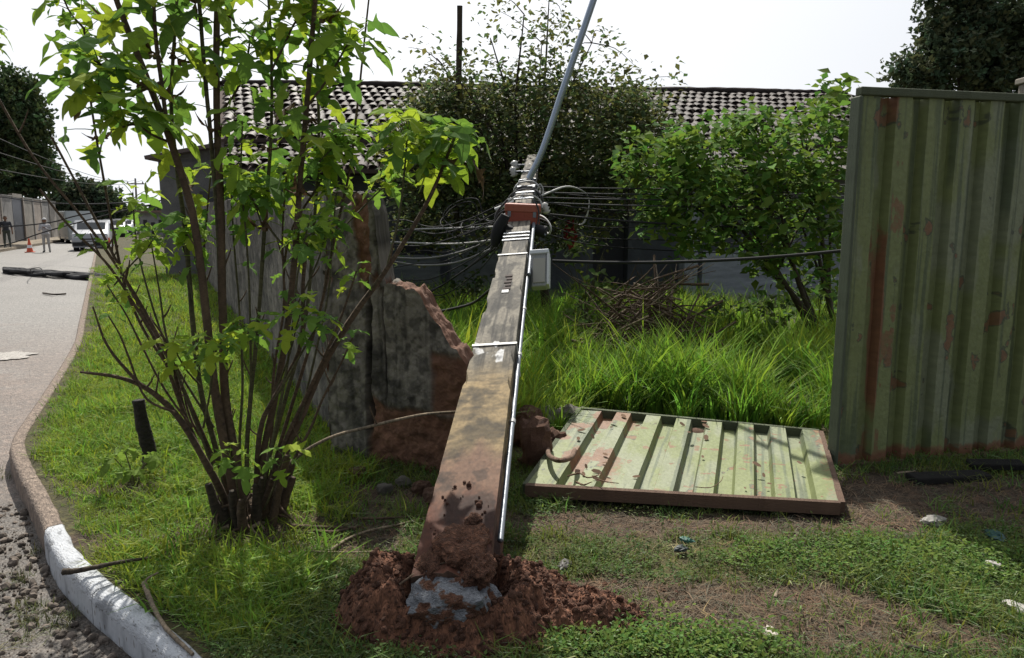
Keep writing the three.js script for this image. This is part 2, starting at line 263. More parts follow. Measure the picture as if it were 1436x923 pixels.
{ // small grey outbuilding left of the house
  const o = thing('outbuilding', 'small grey outbuilding with a mono-pitch roof beside the tiled house', 'outbuilding', V(-9.6, 0, -20.5), .1);
  const pl = mat([.24, .235, .23], .9, { map: rep(grainTex, .6), bumpMap: rep(grainBump, 1), bumpScale: .01 });
  part(o, 'wall', box(3.0, 3.1, 2.6, 1.5, 1.55, -1.3), pl);
  part(o, 'roof', box(3.5, .1, 3.3, 0, 0, 0).rotateZ(.19).translate(1.5, 3.5, -1.3), mat([.12, .09, .08], .8));
  part(o, 'gable', new THREE.ExtrudeGeometry(new THREE.Shape([new THREE.Vector2(0, 0), new THREE.Vector2(3, 0), new THREE.Vector2(3, .64), new THREE.Vector2(0, .06)]), { depth: 2.5, bevelEnabled: false }).translate(0, 3.1, -2.55), pl);
  part(o, 'window', box(.9, .8, .05, 1.5, 1.9, .01), mat([.03, .03, .035], .4));
}

// ------------------------------------------------------------------ old earth wall along the street and its broken corner
function slab(len, thick, topFn, nx, ny, disp, colFn, closed = true) {   // front face at z = 0 looking +z, running +x
  const P = [], geos = [];
  const front = grid(nx, ny, (u, v) => { const x = u * len, y = v * topFn(x) - .12 * (1 - v); return [x, y, disp(x, y), x, y]; }, (u, v, p) => colFn(p[0], p[1], 0));
  const back = grid(Math.max(6, nx >> 2), Math.max(4, ny >> 3), (u, v) => { const x = (1 - u) * len; return [x, v * topFn(x) - .12 * (1 - v), -thick, x, v]; }, (u, v, p) => colFn(p[0], p[1], 2));
  const top = grid(nx, 6, (u, v) => { const x = u * len, t = topFn(x), y = t + (v > 0 && v < 1 ? .07 * (fbm(x * 26, v * 5, 3, 4) - .45) : 0); return [x, y, lerp(disp(x, t), -thick, v), x, v * thick]; }, (u, v, p) => colFn(p[0], p[1], 1));
  const ends = [0, 1].map(e => grid(8, ny, (u, v) => { const x = e * len, z = lerp(disp(x, v * topFn(x)), -thick, e ? u : 1 - u), y = v * topFn(x) - .12 * (1 - v); return [x + (u > 0 && u < 1 ? .06 * (fbm(y * 22, z * 22, e, 4) - .5) : 0), y, z, z, y]; }, (u, v, p) => colFn(p[0], p[1], 1)));
  return mergeGeometries([front, back, top, ...ends]);
}
const earthMat = mat([1, 1, 1], .95, { vertexColors: true, map: rep(grainTex, 1.6), bumpMap: rep(grainBump, 2.2), bumpScale: .012 });
const mould = (x, y, s) => { // grey lime render with black streaks of mould running down, brown earth where it has come off
  const n = fbm(x * 3, y * 2, s, 4), st = fbm(x * 26, y * .9, s + 3, 4), sp = fbm(x * 18, y * 18, s + 8, 4);
  const bl = fbm(x * 4.5, y * 3.2, s + 12, 5); let k = .25 + .15 * n; k *= lerp(1, .58, sstep(.45, .8, st)); k *= lerp(1, .45, sstep(.46, .66, sp)); k *= lerp(1, .5, sstep(.48, .64, bl)); k *= .82; return [k * 1.08, k * .97, k * .83];
};
{
  const p0 = G(470, 618), p1 = p0.clone().addScaledVector(V(-.43, 0, -.903), 17);
  const dir = p1.clone().sub(p0), len = dir.length(); dir.normalize();
  const w = thing('street_wall', 'long mould-streaked grey earth wall running back along the grass verge', 'wall', p1, Math.atan2(-(p0.z - p1.z), p0.x - p1.x));
  const g = slab(len, .26, (x) => 1.98 - .2 * x / len + .07 * (fbm(x * 1.1, 2, 3, 3) - .5), 260, 40, (x, y) => .03 * (fbm(x * 2.2, y * 2.2, 5, 4) - .5) - (Math.abs(fbm(x * 3, y * .4, 11, 2) - .5) < .006 ? .03 : 0), (x, y, f) => f === 1 ? [.13, .105, .085] : mould(x * .8, y, 2));
  part(w, 'rendered_face', g, earthMat);
}
{ // corner piece facing the camera: leaning slab with a vertical crack, torn right edge and bare red earth below
  const p0 = G(463, 636), p1 = G(664, 676); const dir = p1.clone().sub(p0), len = dir.length();
  const w = thing('broken_wall', 'broken end of earth wall, cracked grey render over bare red earth, beside the pole', 'wall', p0, Math.atan2(-dir.z, dir.x));
  const X = (px) => (px - 463) / 201 * len;
  const top = (px) => { // height of the torn outline above the ground, traced at this distance
    const pts = [[460, 1.66], [486, 1.64], [500, 1.70], [512, 1.745], [524, 1.75], [533, 1.735], [541, 1.60], [545, 1.32], [549, 1.19], [565, 1.175], [592, 1.15], [602, 1.10], [612, 1.02], [624, .95], [632, .87], [641, .82], [652, .76], [658, .66], [661, .50], [664, .34]];
    let i = 0; while (i < pts.length - 2 && px > pts[i + 1][0]) i++; return lerp(pts[i][1], pts[i + 1][1], clamp((px - pts[i][0]) / (pts[i + 1][0] - pts[i][0]))); };
  const pxOf = (x) => 463 + x / len * 201;
  const topFn = (x) => top(pxOf(x)) + .05 * (fbm(x * 22, 1, 5, 3) - .5);
  const crackX = (y) => X(528) + .018 * (fbm(y * 6, 3, 2, 3) - .5) * 2 - .03 * sstep(.9, .2, y);
  const bare = (x, y) => { // where the render has fallen off
    const low = sstep(.40, .34, y + .10 * (fbm(x * 5, 7, 3, 3) - .5) - .08 * sstep(X(560), X(520), x)) * sstep(X(518), X(526), x);
    const right = sstep(X(608), X(616), x + .035 * (fbm(y * 8, 3, 4, 3) - .5) + .0) * sstep(.80, .74, y - .1 * (x - X(620)) / X(100)) * sstep(.36, .42, y);
    const col = sstep(.58, .64, fbm(x * 9, y * 5, 21, 3)) * sstep(1.1, 1.25, y);
    return clamp(Math.max(low, right, col));
  };
  const disp = (x, y) => { const c = Math.abs(x - crackX(y)), open = sstep(1.25, 1.05, y) * sstep(.12, .3, y); const c2 = Math.abs(x - X(548) - .02 * (fbm(y * 5, 1, 9, 3) - .5));
    const b = bare(x, y); return .05 * (fbm(x * 4, y * 4, 5, 4) - .5) + .012 * (fbm(x * 22, y * 22, 6, 3) - .5) - b * (.022 + .05 * (fbm(x * 10, y * 14, 8, 4) - .4)) - .115 * open * (1 - sstep(.006, .018 + .014 * vn(y * 7, 1, 2), c)) - .03 * sstep(.3, .6, y) * (1 - sstep(.002, .007, c2)); };
  const col = (x, y, f) => { const n = fbm(x * 7, y * 9, 4, 4), e = [.20 + .12 * n, .098 + .06 * n, .06 + .04 * n]; if (f === 1) return y > 1.2 ? mould(x * 1.1 + 4, y, 7).map(q => q * .8) : e.map(q => q * .85); const b = bare(x, y), m = mould(x * 1.1 + 4, y, 7); return m.map((q, i) => lerp(q, e[i], b)); };
  part(w, 'rendered_face', slab(len, .13, topFn, 230, 260, disp, col), earthMat);
}
// rubble of the same wall on the other side of the pole
{
  const rng = RNG(5); const redM = mat([.24, .125, .08], .95, { flatShading: true, map: rep(grainTex, 3), bumpMap: rep(grainBump, 4), bumpScale: .012 }), greyM = mat([.33, .30, .26], .95, { flatShading: true, map: rep(grainTex, 3), bumpMap: rep(grainBump, 4), bumpScale: .012 });
  function chunk(w, h, d, s) { const g = new THREE.BoxGeometry(w, h, d, 6, 6, 6), p = g.attributes.position; for (let i = 0; i < p.count; i++) { const x = p.getX(i), y = p.getY(i), z = p.getZ(i); const rr = Math.max(Math.abs(x / w), Math.abs(y / h), Math.abs(z / d)) * 2, l = Math.hypot(x / w, y / h, z / d) * 2; const k = lerp(1, rr / Math.max(l, .01), .7) * (1 + .9 * (fbm(x / w * 2.4 + s, y / h * 2.4, z / d * 2.4, 4) - .5) + .3 * (fbm(x / w * 9 + s, y / h * 9, z / d * 9, 3) - .5)); p.setXYZ(i, x * k, y * k, z * k); } g.computeVertexNormals(); return g; }
  const list = [[752, 655, .2, .36, .2, .1, redM, 'upright lump of torn earth wall beside the pole conduit'], [776, 640, .16, .2, .18, .5, redM, 'red earth lump leaning on the fallen green panel'], [797, 606, .22, .22, .26, .9, greyM, 'pale lump of broken render behind the corner of the fallen panel'], [768, 606, .26, .22, .22, .3, greyM, 'grey render block lying on the rubble behind the pole'], [740, 622, .22, .28, .18, 1.2, redM, 'brown earth block close behind the leaning pole']];
  list.forEach(([px, py, w, h, d, t, m, l], i) => { const p = G(px, py); const o = solo('wall_fragment', l, 'rubble', chunk(w, h, d, i * 7 + 1).translate(0, h * .42, 0), m, 'fragments of the broken earth wall'); o.position.copy(p); o.rotation.set((rng() - .5) * .2, t, (rng() - .5) * .25); });
  const small = [[790, 618], [782, 600], [802, 588], [786, 590], [815, 583], [735, 652], [706, 640], [640, 690], [590, 690], [540, 690], [610, 705], [500, 668], [566, 680], [1152, 520], [1140, 545], [1160, 500]];
  small.forEach(([px, py], i) => { const s = .05 + rng() * .07, o = solo('earth_clod', i < 13 ? (i < 5 ? 'small clod lying at the back corner of the fallen panel' : 'small clod in the grass at the foot of the broken earth wall') : 'reddish clod beside the tall grass at the green fence', 'rubble', chunk(s * 1.4, s, s * 1.1, i).translate(0, s * .4, 0), i % 3 ? redM : greyM, i < 13 ? 'small clods of the broken wall' : 'clods at the green fence'); o.position.copy(G(px, py)); o.position.y -= .01; o.rotation.y = rng() * 6; });
}

// ------------------------------------------------------------------ green container-steel fence: standing panel and fallen panel
const paintCol = (x, y, s, dirt) => { // weathered green enamel, rust where it has flaked, pale chalking, run marks
  const n = fbm(x * 2.2, y * 1.1, s, 4), st = fbm(x * 34, y * .9, s + 3, 4), fl = fbm(x * 9, y * 6, s + 9, 5), ch = fbm(x * 6, y * 2.2, s + 14, 5), fine = fbm(x * 60, y * 40, s + 20, 3);
  let c = [.18 + .06 * n, .222 + .06 * n, .088 + .03 * n];
  c = c.map((q, i) => lerp(q, [.255, .285, .21][i], sstep(.5, .66, ch) * .6));
  c = c.map((q, i) => lerp(q, [.06, .09, .055][i], sstep(.56, .70, st) * .6));
  c = c.map(q => q * (.82 + .36 * fine));
  const e = fl + .06 * (fine - .5), edge = sstep(.70, .715, e) * (1 - sstep(.735, .75, e)); c = c.map((q, i) => lerp(q, [.05, .06, .05][i], edge * .7));
  const r = clamp(Math.max(sstep(.73, .75, e) * .85, sstep(.38, .62, dirt + .5 * (fine - .5)) * Math.min(1, dirt * 1.3))); c = c.map((q, i) => lerp(q, [.17 + .10 * fine, .08 + .05 * fine, .045 + .02 * fine][i], r));
  return c;
};
const toS = (c) => c.map(q => q <= .0031308 ? q * 12.92 : 1.055 * Math.pow(q, 1 / 2.4) - .055);
function paintMat(w, h, seed, dirtFn) { const t = tex(640, (u, v) => toS(paintCol(u * w, v * h, seed, dirtFn(u * w, v * h)))); t.repeat.set(1 / w, 1 / h); return mat([.8, .77, .74], .6, { map: t, bumpMap: rep(grainBump, 3), bumpScale: .0025 }); }
const paintBump = grainBump;
function corrugated(w, h, nper, depth, seed, dirtFn, name, lead = .06) { // sheet in x (0..w), y (0..h), folded in z
  const per = (w - lead * 2) / nper, stops = [0, lead]; // fractions of one fold
  const xs = [[0, 0], [lead, 0]];
  for (let i = 0; i < nper; i++) { const x = lead + i * per; xs.push([x + per * .34, 0], [x + per * .41, -depth], [x + per * .79, -depth], [x + per * .86, 0], [x + per, 0]); }
  xs.push([w, 0]);
  const prof = []; for (let i = 0; i < xs.length - 1; i++) { const n = Math.max(2, Math.ceil(Math.hypot(xs[i + 1][0] - xs[i][0], xs[i + 1][1] - xs[i][1]) / .012)); for (let k = 0; k < n; k++) prof.push([lerp(xs[i][0], xs[i + 1][0], k / n), lerp(xs[i][1], xs[i + 1][1], k / n)]); } prof.push([w, 0]);
  const ny = Math.ceil(h / .014);
  const g = grid(prof.length - 1, ny, (u, v) => { const [x, z] = prof[Math.round(u * (prof.length - 1))], y = v * h; return [x, y, z + .016 * (fbm(x * 2.4, y * 1.6, seed, 3) - .5) + .004 * (fbm(x * 9, y * 9, seed, 2) - .5), x, y]; });
  return toCreasedNormals(g, .5);
}
M.rail = mat([.14, .165, .09], .75, { map: rep(grainTex, 3), bumpMap: rep(grainBump, 4), bumpScale: .003 });
M.rustRail = mat([.22, .13, .085], .85, { map: rep(grainTex, 3), bumpMap: rep(grainBump, 4), bumpScale: .004 });
{
  const a = G(1172, 657), b = G(1436, 634); const dir = b.clone().sub(a).normalize(), turn = Math.atan2(-dir.z, dir.x), H = 2.36, Wd = 2.85;
  const f = thing('fence_panel', 'tall upright green corrugated steel fence panel with rust streaks', 'fence', a, turn);
  const rusty = (x, y) => { const s = sstep(.075, .05, Math.abs(x - .205 + .03 * (fbm(y * 3, 2, 8, 3) - .5))) * sstep(.25, .6, fbm(x * 12, y * 1.6, 33, 5)) * .9; const flakes = x > .27 && x < .36 ? sstep(.56, .6, fbm(x * 14, y * 5, 3, 4)) * .6 : 0; const bottom = sstep(.14, .0, y + .1 * (fbm(x * 9, 2, 3, 3) - .5)) * .9; const patchA = sstep(.09, .03, Math.hypot((x - .40) * 1.6, (y - .52) * .7)) * .8; return clamp(Math.max(s, flakes, bottom, patchA)); };
  part(f, 'steel_sheet', corrugated(Wd, H - .06, 12, .062, 3, rusty).translate(0, .02, 0), paintMat(Wd, H, 3, rusty));
  part(f, 'top_rail', box(Wd + .02, .05, .06, Wd / 2, H - .015, -.012, .008), M.rail);
  part(f, 'edge_post', box(.022, H - .05, .09, -.013, H / 2 - .02, -.02, .008), mat([.15, .18, .115], .7, { map: rep(grainTex, 3), bumpMap: rep(grainBump, 4), bumpScale: .003 }));
  part(f, 'bottom_rail', box(Wd, .05, .06, Wd / 2, .0, -.02, .008), M.rustRail);
  // concrete stub behind the right end
  const c = at(1440, 138, 6.4); const post = thing('concrete_post', 'grey concrete post showing above the upright green fence panel', 'post', V(c.x + .05, 0, c.z)); part(post, 'shaft', box(.16, c.y + .12, .16, 0, (c.y + .12) / 2, 0, .012), mat([.38, .34, .29], .9, { map: rep(grainTex, 3), bumpMap: rep(grainBump, 4), bumpScale: .006 })); part(post, 'cap', box(.2, .05, .2, 0, c.y + .145, 0, .01), mat([.4, .36, .3], .9, { map: rep(grainTex, 3) }));
}
{
  const BL = G(815, 573, .19), BR = G(1148, 604, .12), FR = G(1177, 704, .09), FL = G(740, 679, .10);
  const X = BR.clone().sub(BL).add(FR).sub(FL).multiplyScalar(.5), Y = BL.clone().sub(FL).add(BR).sub(FR).multiplyScalar(.5); const w = X.length(), h = Y.length();
  const f = thing('steel_fence_panel', 'fallen green corrugated steel panel lying flat on the grass', 'fence', FL);
  const warp = (g) => { const p = g.attributes.position, a = V(0, 0, 0), nn = V(0, 0, 0), ux = V(0, 0, 0), uy = V(0, 0, 0); for (let i = 0; i < p.count; i++) { const u = p.getX(i) / w, v = p.getY(i) / h, z = p.getZ(i); const l = FL.clone().lerp(BL, v), r = FR.clone().lerp(BR, v); a.copy(l).lerp(r, u).sub(FL); ux.copy(r).sub(l).normalize(); uy.copy(BL.clone().lerp(BR, u)).sub(FL.clone().lerp(FR, u)).normalize(); nn.crossVectors(ux, uy).normalize(); a.addScaledVector(nn, z); p.setXYZ(i, a.x, a.y, a.z); } g.computeVertexNormals(); return g; };
  const dirt = (x, y) => { const left = sstep(.62, .34, x) * sstep(.45, .62, fbm(x * 5, y * 4, 40, 4)) * .7, edge = sstep(.08, .01, y) * .6 * sstep(.4, .6, fbm(x * 7, 2, 5, 3)), rgt = sstep(w - .10, w - .03, x) * .45; const spots = sstep(.72, .75, fbm(x * 16, y * 16, 51, 3)) * .6; const groove = sstep(.5, .62, fbm(x * 3, y * 5, 61, 4)) * .12; return clamp(Math.max(left, edge, rgt, spots, groove)); };
  const sheet = corrugated(w, h, 7, .058, 17, dirt, '', .08); part(f, 'steel_sheet', toCreasedNormals(warp(sheet), .5), paintMat(w, h, 17, dirt));
  const bx = (ww, hh, dd, x, y, z) => warp(new THREE.BoxGeometry(ww, hh, dd, 10, 1, 1).translate(x, y, z));
  part(f, 'front_rail', toCreasedNormals(bx(w + .01, .035, .07, w / 2, -.016, -.028), .6), M.rustRail); part(f, 'back_rail', toCreasedNormals(bx(w + .01, .03, .06, w / 2, h + .013, -.027), .6), M.rail);
  part(f, 'side_rail', toCreasedNormals(warp(new THREE.BoxGeometry(.03, h, .06, 1, 8, 1).translate(-.014, h / 2, -.03)), .6), M.rail); part(f, 'side_rail', toCreasedNormals(warp(new THREE.BoxGeometry(.035, h, .07, 1, 8, 1).translate(w + .014, h / 2, -.034)), .6), M.rustRail);
  // curved strap lying on it
  const st = (pts) => pts.map(([px, py, dh]) => G(px, py, .13 + dh));
  solo('steel_strap', 'curved rusty strip of steel lying on the fallen panel', 'scrap', limb(st([[768, 630, .02], [772, 641, .06], [785, 646, .08], [800, 642, .06], [806, 632, .03]]), .016, 16, 6), M.rustRail);
  const lf = mat([.12, .07, .04], .95); const twig = (pts, r, l) => solo('dry_twig', l, 'twig', limb(st(pts), [r, r * .5], 14, 5, .3, pts[0][0]), lf, 'dry twigs on the fallen panel');
  twig([[796, 668, .01], [812, 664, .02], [824, 670, .02], [840, 666, .01]], .006, 'dark dry twig on the rusty side of the fallen panel'); twig([[838, 672, .01], [852, 676, .02], [868, 678, .01]], .004, 'dark dry twig on the rusty side of the fallen panel'); twig([[975, 683, .02], [995, 684, .02], [1010, 676, .02], [1014, 668, .015]], .003, 'thin hair-like twig on the pale middle of the fallen panel'); twig([[808, 676, .01], [818, 680, .02], [830, 676, .02]], .006, 'dark dry twig on the rusty side of the fallen panel');
  const rl = RNG(91), leafG = new THREE.CircleGeometry(.022, 6).scale(1, .5, 1).rotateX(-Math.PI / 2);
  for (let i = 0; i < 26; i++) { const u = .03 + .94 * rl() * (i < 10 ? .3 : 1), v = .05 + .9 * rl(); const p = FL.clone().lerp(FR, u).lerp(BL.clone().lerp(BR, u), v); const o = solo('dead_leaf', 'small dead leaf lying on the fallen panel', 'leaf', leafG, lf, 'dead leaves on the fallen panel'); o.position.copy(p); o.position.y += .014; o.rotation.set(rl() * .6, rl() * 6, rl() * .5); o.scale.setScalar(.6 + rl()); }
  // rubble under the panel carries it
  const sup = mat([.16, .09, .06], 1, { map: rep(grainTex, 3) }); for (const [u, v] of [[.04, .9], [.5, .95], [.95, .9], [.06, .1], [.5, .08], [.95, .08]]) { const p = FL.clone().lerp(FR, u).lerp(BL.clone().lerp(BR, u), v), hgt = Math.max(.03, p.y - .05); const o = solo('support_stone', 'earth lump wedged under the fallen panel', 'rubble', new THREE.DodecahedronGeometry(.09, 1).scale(1, hgt / .18 * 1.1, .8).translate(0, hgt / 2, 0), sup, 'earth lumps under the fallen panel'); o.position.set(p.x, 0, p.z); }
}
{ // two near-black boards along the foot of the fence
  const ch = mat([.02, .019, .018], 1, { map: rep(barkTex, 4), bumpMap: rep(barkBump, 4), bumpScale: .006 });
  const p = G(1330, 676); const o = solo('dark_plank', 'dark plank lying at the foot of the upright fence panel', 'plank', box(.5, .045, .12, 0, .03, 0, .012), ch); o.position.copy(p); o.rotation.y = .12;
  const q = G(1395, 664); const o2 = solo('dark_plank', 'black tilted board end leaning on the dark plank', 'plank', box(.3, .04, .1, 0, .06, 0, .01), ch); o2.position.copy(q); o2.rotation.set(.1, -.3, .12);
}
console.log('built done');
// ------------------------------------------------------------------ leaning utility pole
const K = .32;                                   // rise per metre of distance
const poleD = (py) => { const r = ray(700, py); const t = -r.y / -r.z; return (1.5 + K * 2.75) / (t + K); };
const pAt = (py) => at(665 + (680 - py) * .18, py, poleD(py));
const PB = pAt(842), PT = pAt(222), pAxis = PT.clone().sub(PB), PL = pAxis.length(); pAxis.normalize();
const pX = V(1, 0, 0).addScaledVector(pAxis, -pAxis.x).normalize().applyAxisAngle(pAxis, -.10), pN = new THREE.Vector3().crossVectors(pX, pAxis).normalize();   // width, up-facing face
const pW = (t) => lerp(.31, .145, t), pT = (t) => lerp(.27, .10, t);
const tOf = (py) => pAt(py).sub(PB).dot(pAxis) / PL;
const onPole = (t, x, n) => PB.clone().addScaledVector(pAxis, t * PL).addScaledVector(pX, x).addScaledVector(pN, n);     // x across the face, n above the axis
const utilityPole = thing('utility_pole', 'uprooted concrete utility pole leaning over the yard on its wires', 'utility pole', PB);
const pp = (name, geo, m, parent = utilityPole) => part(parent, name, rel(geo, PB), m);
{
  const tSoil = tOf(735), tYel = tOf(655), tTop = tOf(520), tDark = tOf(430);
  const map = tex(192, (u, v) => {
    const y = v * PL, x = u * .35; const n = fbm(x * 9, y * 4, 1, 5), f = fbm(x * 60, y * 60, 4, 3), st = fbm(x * 30, y * 2.2, 6, 4), ed = fbm(x * 5, 3, 9, 3) - .5;
    let grey = [.43 + .12 * n, .405 + .12 * n, .36 + .11 * n]; grey = grey.map(c => c * lerp(1, .62, sstep(.5, .68, st)) * lerp(1, .6, sstep(.55, .7, fbm(x * 11, y * 3, 15, 4)) ));
    let tan = [.50 + .12 * n, .43 + .1 * n, .305 + .07 * n].map(c => c * lerp(1, .72, sstep(.35, .75, fbm(x * 9, y * 26, 18, 5))));
    let red = [.41 + .1 * n, .31 + .08 * n, .25 + .06 * n].map(c => c * lerp(1, .7, sstep(.5, .66, fbm(x * 12, y * 14, 25, 4))));
    let c = grey.map((g, i) => lerp(tan[i], g, sstep(tTop - .055, tTop + .005, v + ed * .05)));
    c = c.map((g, i) => lerp(red[i], g, sstep(tSoil + .035, tSoil + .065, v + ed * .06 + .02 * (n - .5))));
    const dirt = [.33, .19, .13]; c = c.map((g, i) => lerp(dirt[i] * (.8 + .4 * n), g, sstep(tSoil - .012, tSoil + .018, v + ed * .05)));
    const wp = sstep(.62, .7, fbm(x * 16, y * 10, 30, 3) + .25 * (1 - Math.abs(v - tOf(516)) / .018)) * (Math.abs(v - tOf(516)) < .02 ? 1 : 0) * (u < .75 ? 1 : 0); c = c.map((g) => lerp(g, .8, wp));
    const stain = lerp(1, .66, sstep(.5, .66, fbm(x * 7, y * 5, 40, 5))); return c.map(g => g * (.76 + .3 * f) * stain);
  }, true, 1280);
  const bump = tex(256, (u, v) => fbm(u * 20, v * 300, 2, 4) * .6 + .4 * fbm(u * 6, v * 80, 5, 3), false, 1024);
  const conc = mat([1, 1, 1], .85, { map, bumpMap: bump, bumpScale: .006 });
  // double-T section, going round: wide flange up, recess, flange below
  const sec = [[-.5, .5], [.5, .5], [.5, .3], [.34, .24], [.22, .2], [.22, -.2], [.34, -.24], [.5, -.3], [.5, -.5], [-.5, -.5], [-.5, -.3], [-.34, -.24], [-.22, -.2], [-.22, .2], [-.34, .24], [-.5, .3]];
  const ring = []; sec.forEach((a, i) => { const b = sec[(i + 1) % sec.length], l = Math.hypot(a[0] - b[0], a[1] - b[1]), n = l > .8 ? 14 : 2; for (let k = 0; k < n; k++) ring.push([lerp(a[0], b[0], k / n), lerp(a[1], b[1], k / n)]); });
  const NR = ring.length, NS = 90, pos = [], uv = [], idx = [];
  for (let i = 0; i <= NS; i++) for (let j = 0; j <= NR; j++) { const [a, b] = ring[j % NR], t = i / NS; const edge = Math.abs(a) > .45 && b > .25, chip = edge ? -.03 * sstep(.54, .72, fbm(t * 60, a * 3 + b, 3, 3)) : 0, low = t < .03 ? (fbm(a * 6, b * 6 + t * 60, 2, 3) - .5) * .05 : 0; const p = onPole(t, a * pW(t) * (1 + chip * 2), b * pT(t) + chip + low + .004 * (fbm(a * 9, t * 90, 4, 3) - .5)); pos.push(p.x, p.y, p.z); uv.push(a + .5, t); }
  for (let i = 0; i < NS; i++) for (let j = 0; j < NR; j++) { const q = i * (NR + 1) + j; idx.push(q, q + NR + 1, q + 1, q + 1, q + NR + 1, q + NR + 2); }
  for (const e of [0, NS]) { const c = pos.length / 3, p = onPole(e / NS, 0, 0); pos.push(p.x, p.y, p.z); uv.push(.5, e / NS); for (let j = 0; j < NR; j++) idx.push(c, e * (NR + 1) + j, e * (NR + 1) + j + 1); }
  let g = new THREE.BufferGeometry(); g.setAttribute('position', new THREE.Float32BufferAttribute(pos, 3)); g.setAttribute('uv', new THREE.Float32BufferAttribute(uv, 2)); g.setIndex(idx); g = toCreasedNormals(g, .6);
  pp('shaft', g, conc);
  // broken concrete footing at the lower end
  { const ge = new THREE.BoxGeometry(2, 2, 2, 22, 22, 22), P = ge.attributes.position; for (let i = 0; i < P.count; i++) { let x = P.getX(i), y = P.getY(i), z = P.getZ(i); const l = Math.hypot(x, y, z), q = Math.max(Math.abs(x), Math.abs(y), Math.abs(z)), k = lerp(1, q / l, .75) * (1 + .8 * (fbm(x * 1.3 + 5, y * 1.3, z * 1.3, 5) - .5) + .22 * (fbm(x * 5 + 5, y * 5, z * 5, 4) - .5)); const w = onPole(.004, x * .17 * k + .008, z * .15 * k - .01).addScaledVector(pAxis, y * .16 * k - .04); P.setXYZ(i, w.x, w.y, w.z); } ge.computeVertexNormals(); pp('footing', ge, mat([1, 1, 1], .95, { map: tex(256, (u, v) => { const n = fbm(u * 6, v * 6, 3, 5, 6), f = fbm(u * 30, v * 30, 5, 3, 30), m = sstep(.5, .6, n); const k = .82 + .36 * f; return [lerp(.50, .38, m) * k, lerp(.51, .25, m) * k, lerp(.53, .18, m) * k]; }), bumpMap: rep(grainBump, 3), bumpScale: .02 })); }
  // steel straps
  const strap = (t, m, w = .02) => { const W = pW(t) / 2 + .006, T = pT(t) / 2 + .006; const pts = [[-W, T], [W, T], [W, -T], [-W, -T]]; const gs = pts.map((a, i) => { const b = pts[(i + 1) % 4]; const c = onPole(t, (a[0] + b[0]) / 2, (a[1] + b[1]) / 2), horiz = i % 2 === 0, l = horiz ? W * 2 + .006 : T * 2 - .006; const bg = new THREE.BoxGeometry(horiz ? l : .006, w, horiz ? .006 : l); bg.applyMatrix4(new THREE.Matrix4().makeBasis(pX, pAxis, pN)); return bg.translate(c.x, c.y, c.z); }); pp('strap', mergeGeometries(gs), m); };
  const strapM = mat([.42, .42, .41], .6, { metalness: .2 });
  strap(tOf(506), strapM, .024); strap(tOf(372), strapM, .022); for (const y of [350, 345, 340]) strap(tOf(y), M.galv, .03);
  // stamped mark and white tick
  const plate = (t, x, w, h, m, name) => { const c = onPole(t, x, pT(t) / 2 + .004), bg = new THREE.BoxGeometry(w, h, .005).applyMatrix4(new THREE.Matrix4().makeBasis(pX, pAxis, pN)); return pp(name, bg.translate(c.x, c.y, c.z), m); };
  const markM = mat([.06, .045, .04], .9), t0 = tOf(413); for (let k = 0; k < 5; k++) plate(t0 + (k - 2) * .0085, .005 + (k % 2) * .008, .055 - (k % 2) * .012, .035, markM, 'stamped_mark'); plate(tOf(427), .0, .05, .05, mat([.7, .7, .68], .8), 'painted_tick');
  // galvanised conduit along the right side
  const cx = (t) => pW(t) / 2 + .015; const cp = []; for (let k = 0; k <= 8; k++) { const t = lerp(tOf(768), tOf(395), k / 8); cp.push(onPole(t, cx(t), pT(t) * .12)); }
  const conduit = pp('conduit', limb(cp, .0135, 24, 10), M.galv); for (const y of [600, 505, 440]) { const t = tOf(y), a = onPole(t, cx(t), pT(t) * .12); part(conduit, 'saddle_clip', rel(limb([a.clone().addScaledVector(pAxis, -.015), a.clone().addScaledVector(pAxis, .015)], .018, 1, 10), PB), strapM); }
  const mp = []; for (let k = 0; k <= 4; k++) { const t = lerp(tOf(395), tOf(318), k / 4); mp.push(onPole(t, pW(t) / 2 + .03, .05)); } pp('conduit', limb(mp, .016, 10, 8), M.galv);
  // meter box hung on the right side
  { const t = tOf(383), c = at(757, 381, poleD(383) - .02); const basis = new THREE.Matrix4().makeBasis(pX, pAxis.clone().lerp(V(0, 1, 0), .72).normalize(), V(0, 0, 0).crossVectors(pX, pAxis.clone().lerp(V(0, 1, 0), .72)).normalize());
    const mk = (g) => g.applyMatrix4(basis).translate(c.x, c.y, c.z); const mb = pp('meter_box', mk(box(.125, .28, .15, 0, 0, 0, .012)), mat([.52, .54, .55], .6, { map: rep(grainTex, 3) })); part(mb, 'lid', rel(mk(box(.155, .035, .18, 0, .145, .005, .008)), PB), mat([.58, .62, .66], .5)); part(mb, 'front_cover', rel(mk(box(.10, .2, .012, 0, -.01, .081, .004)), PB), mat([.36, .35, .31], .6)); part(mb, 'lid_flange', rel(mk(box(.02, .26, .17, .072, 0, .004, .004)), PB), mat([.6, .62, .64], .5)); }
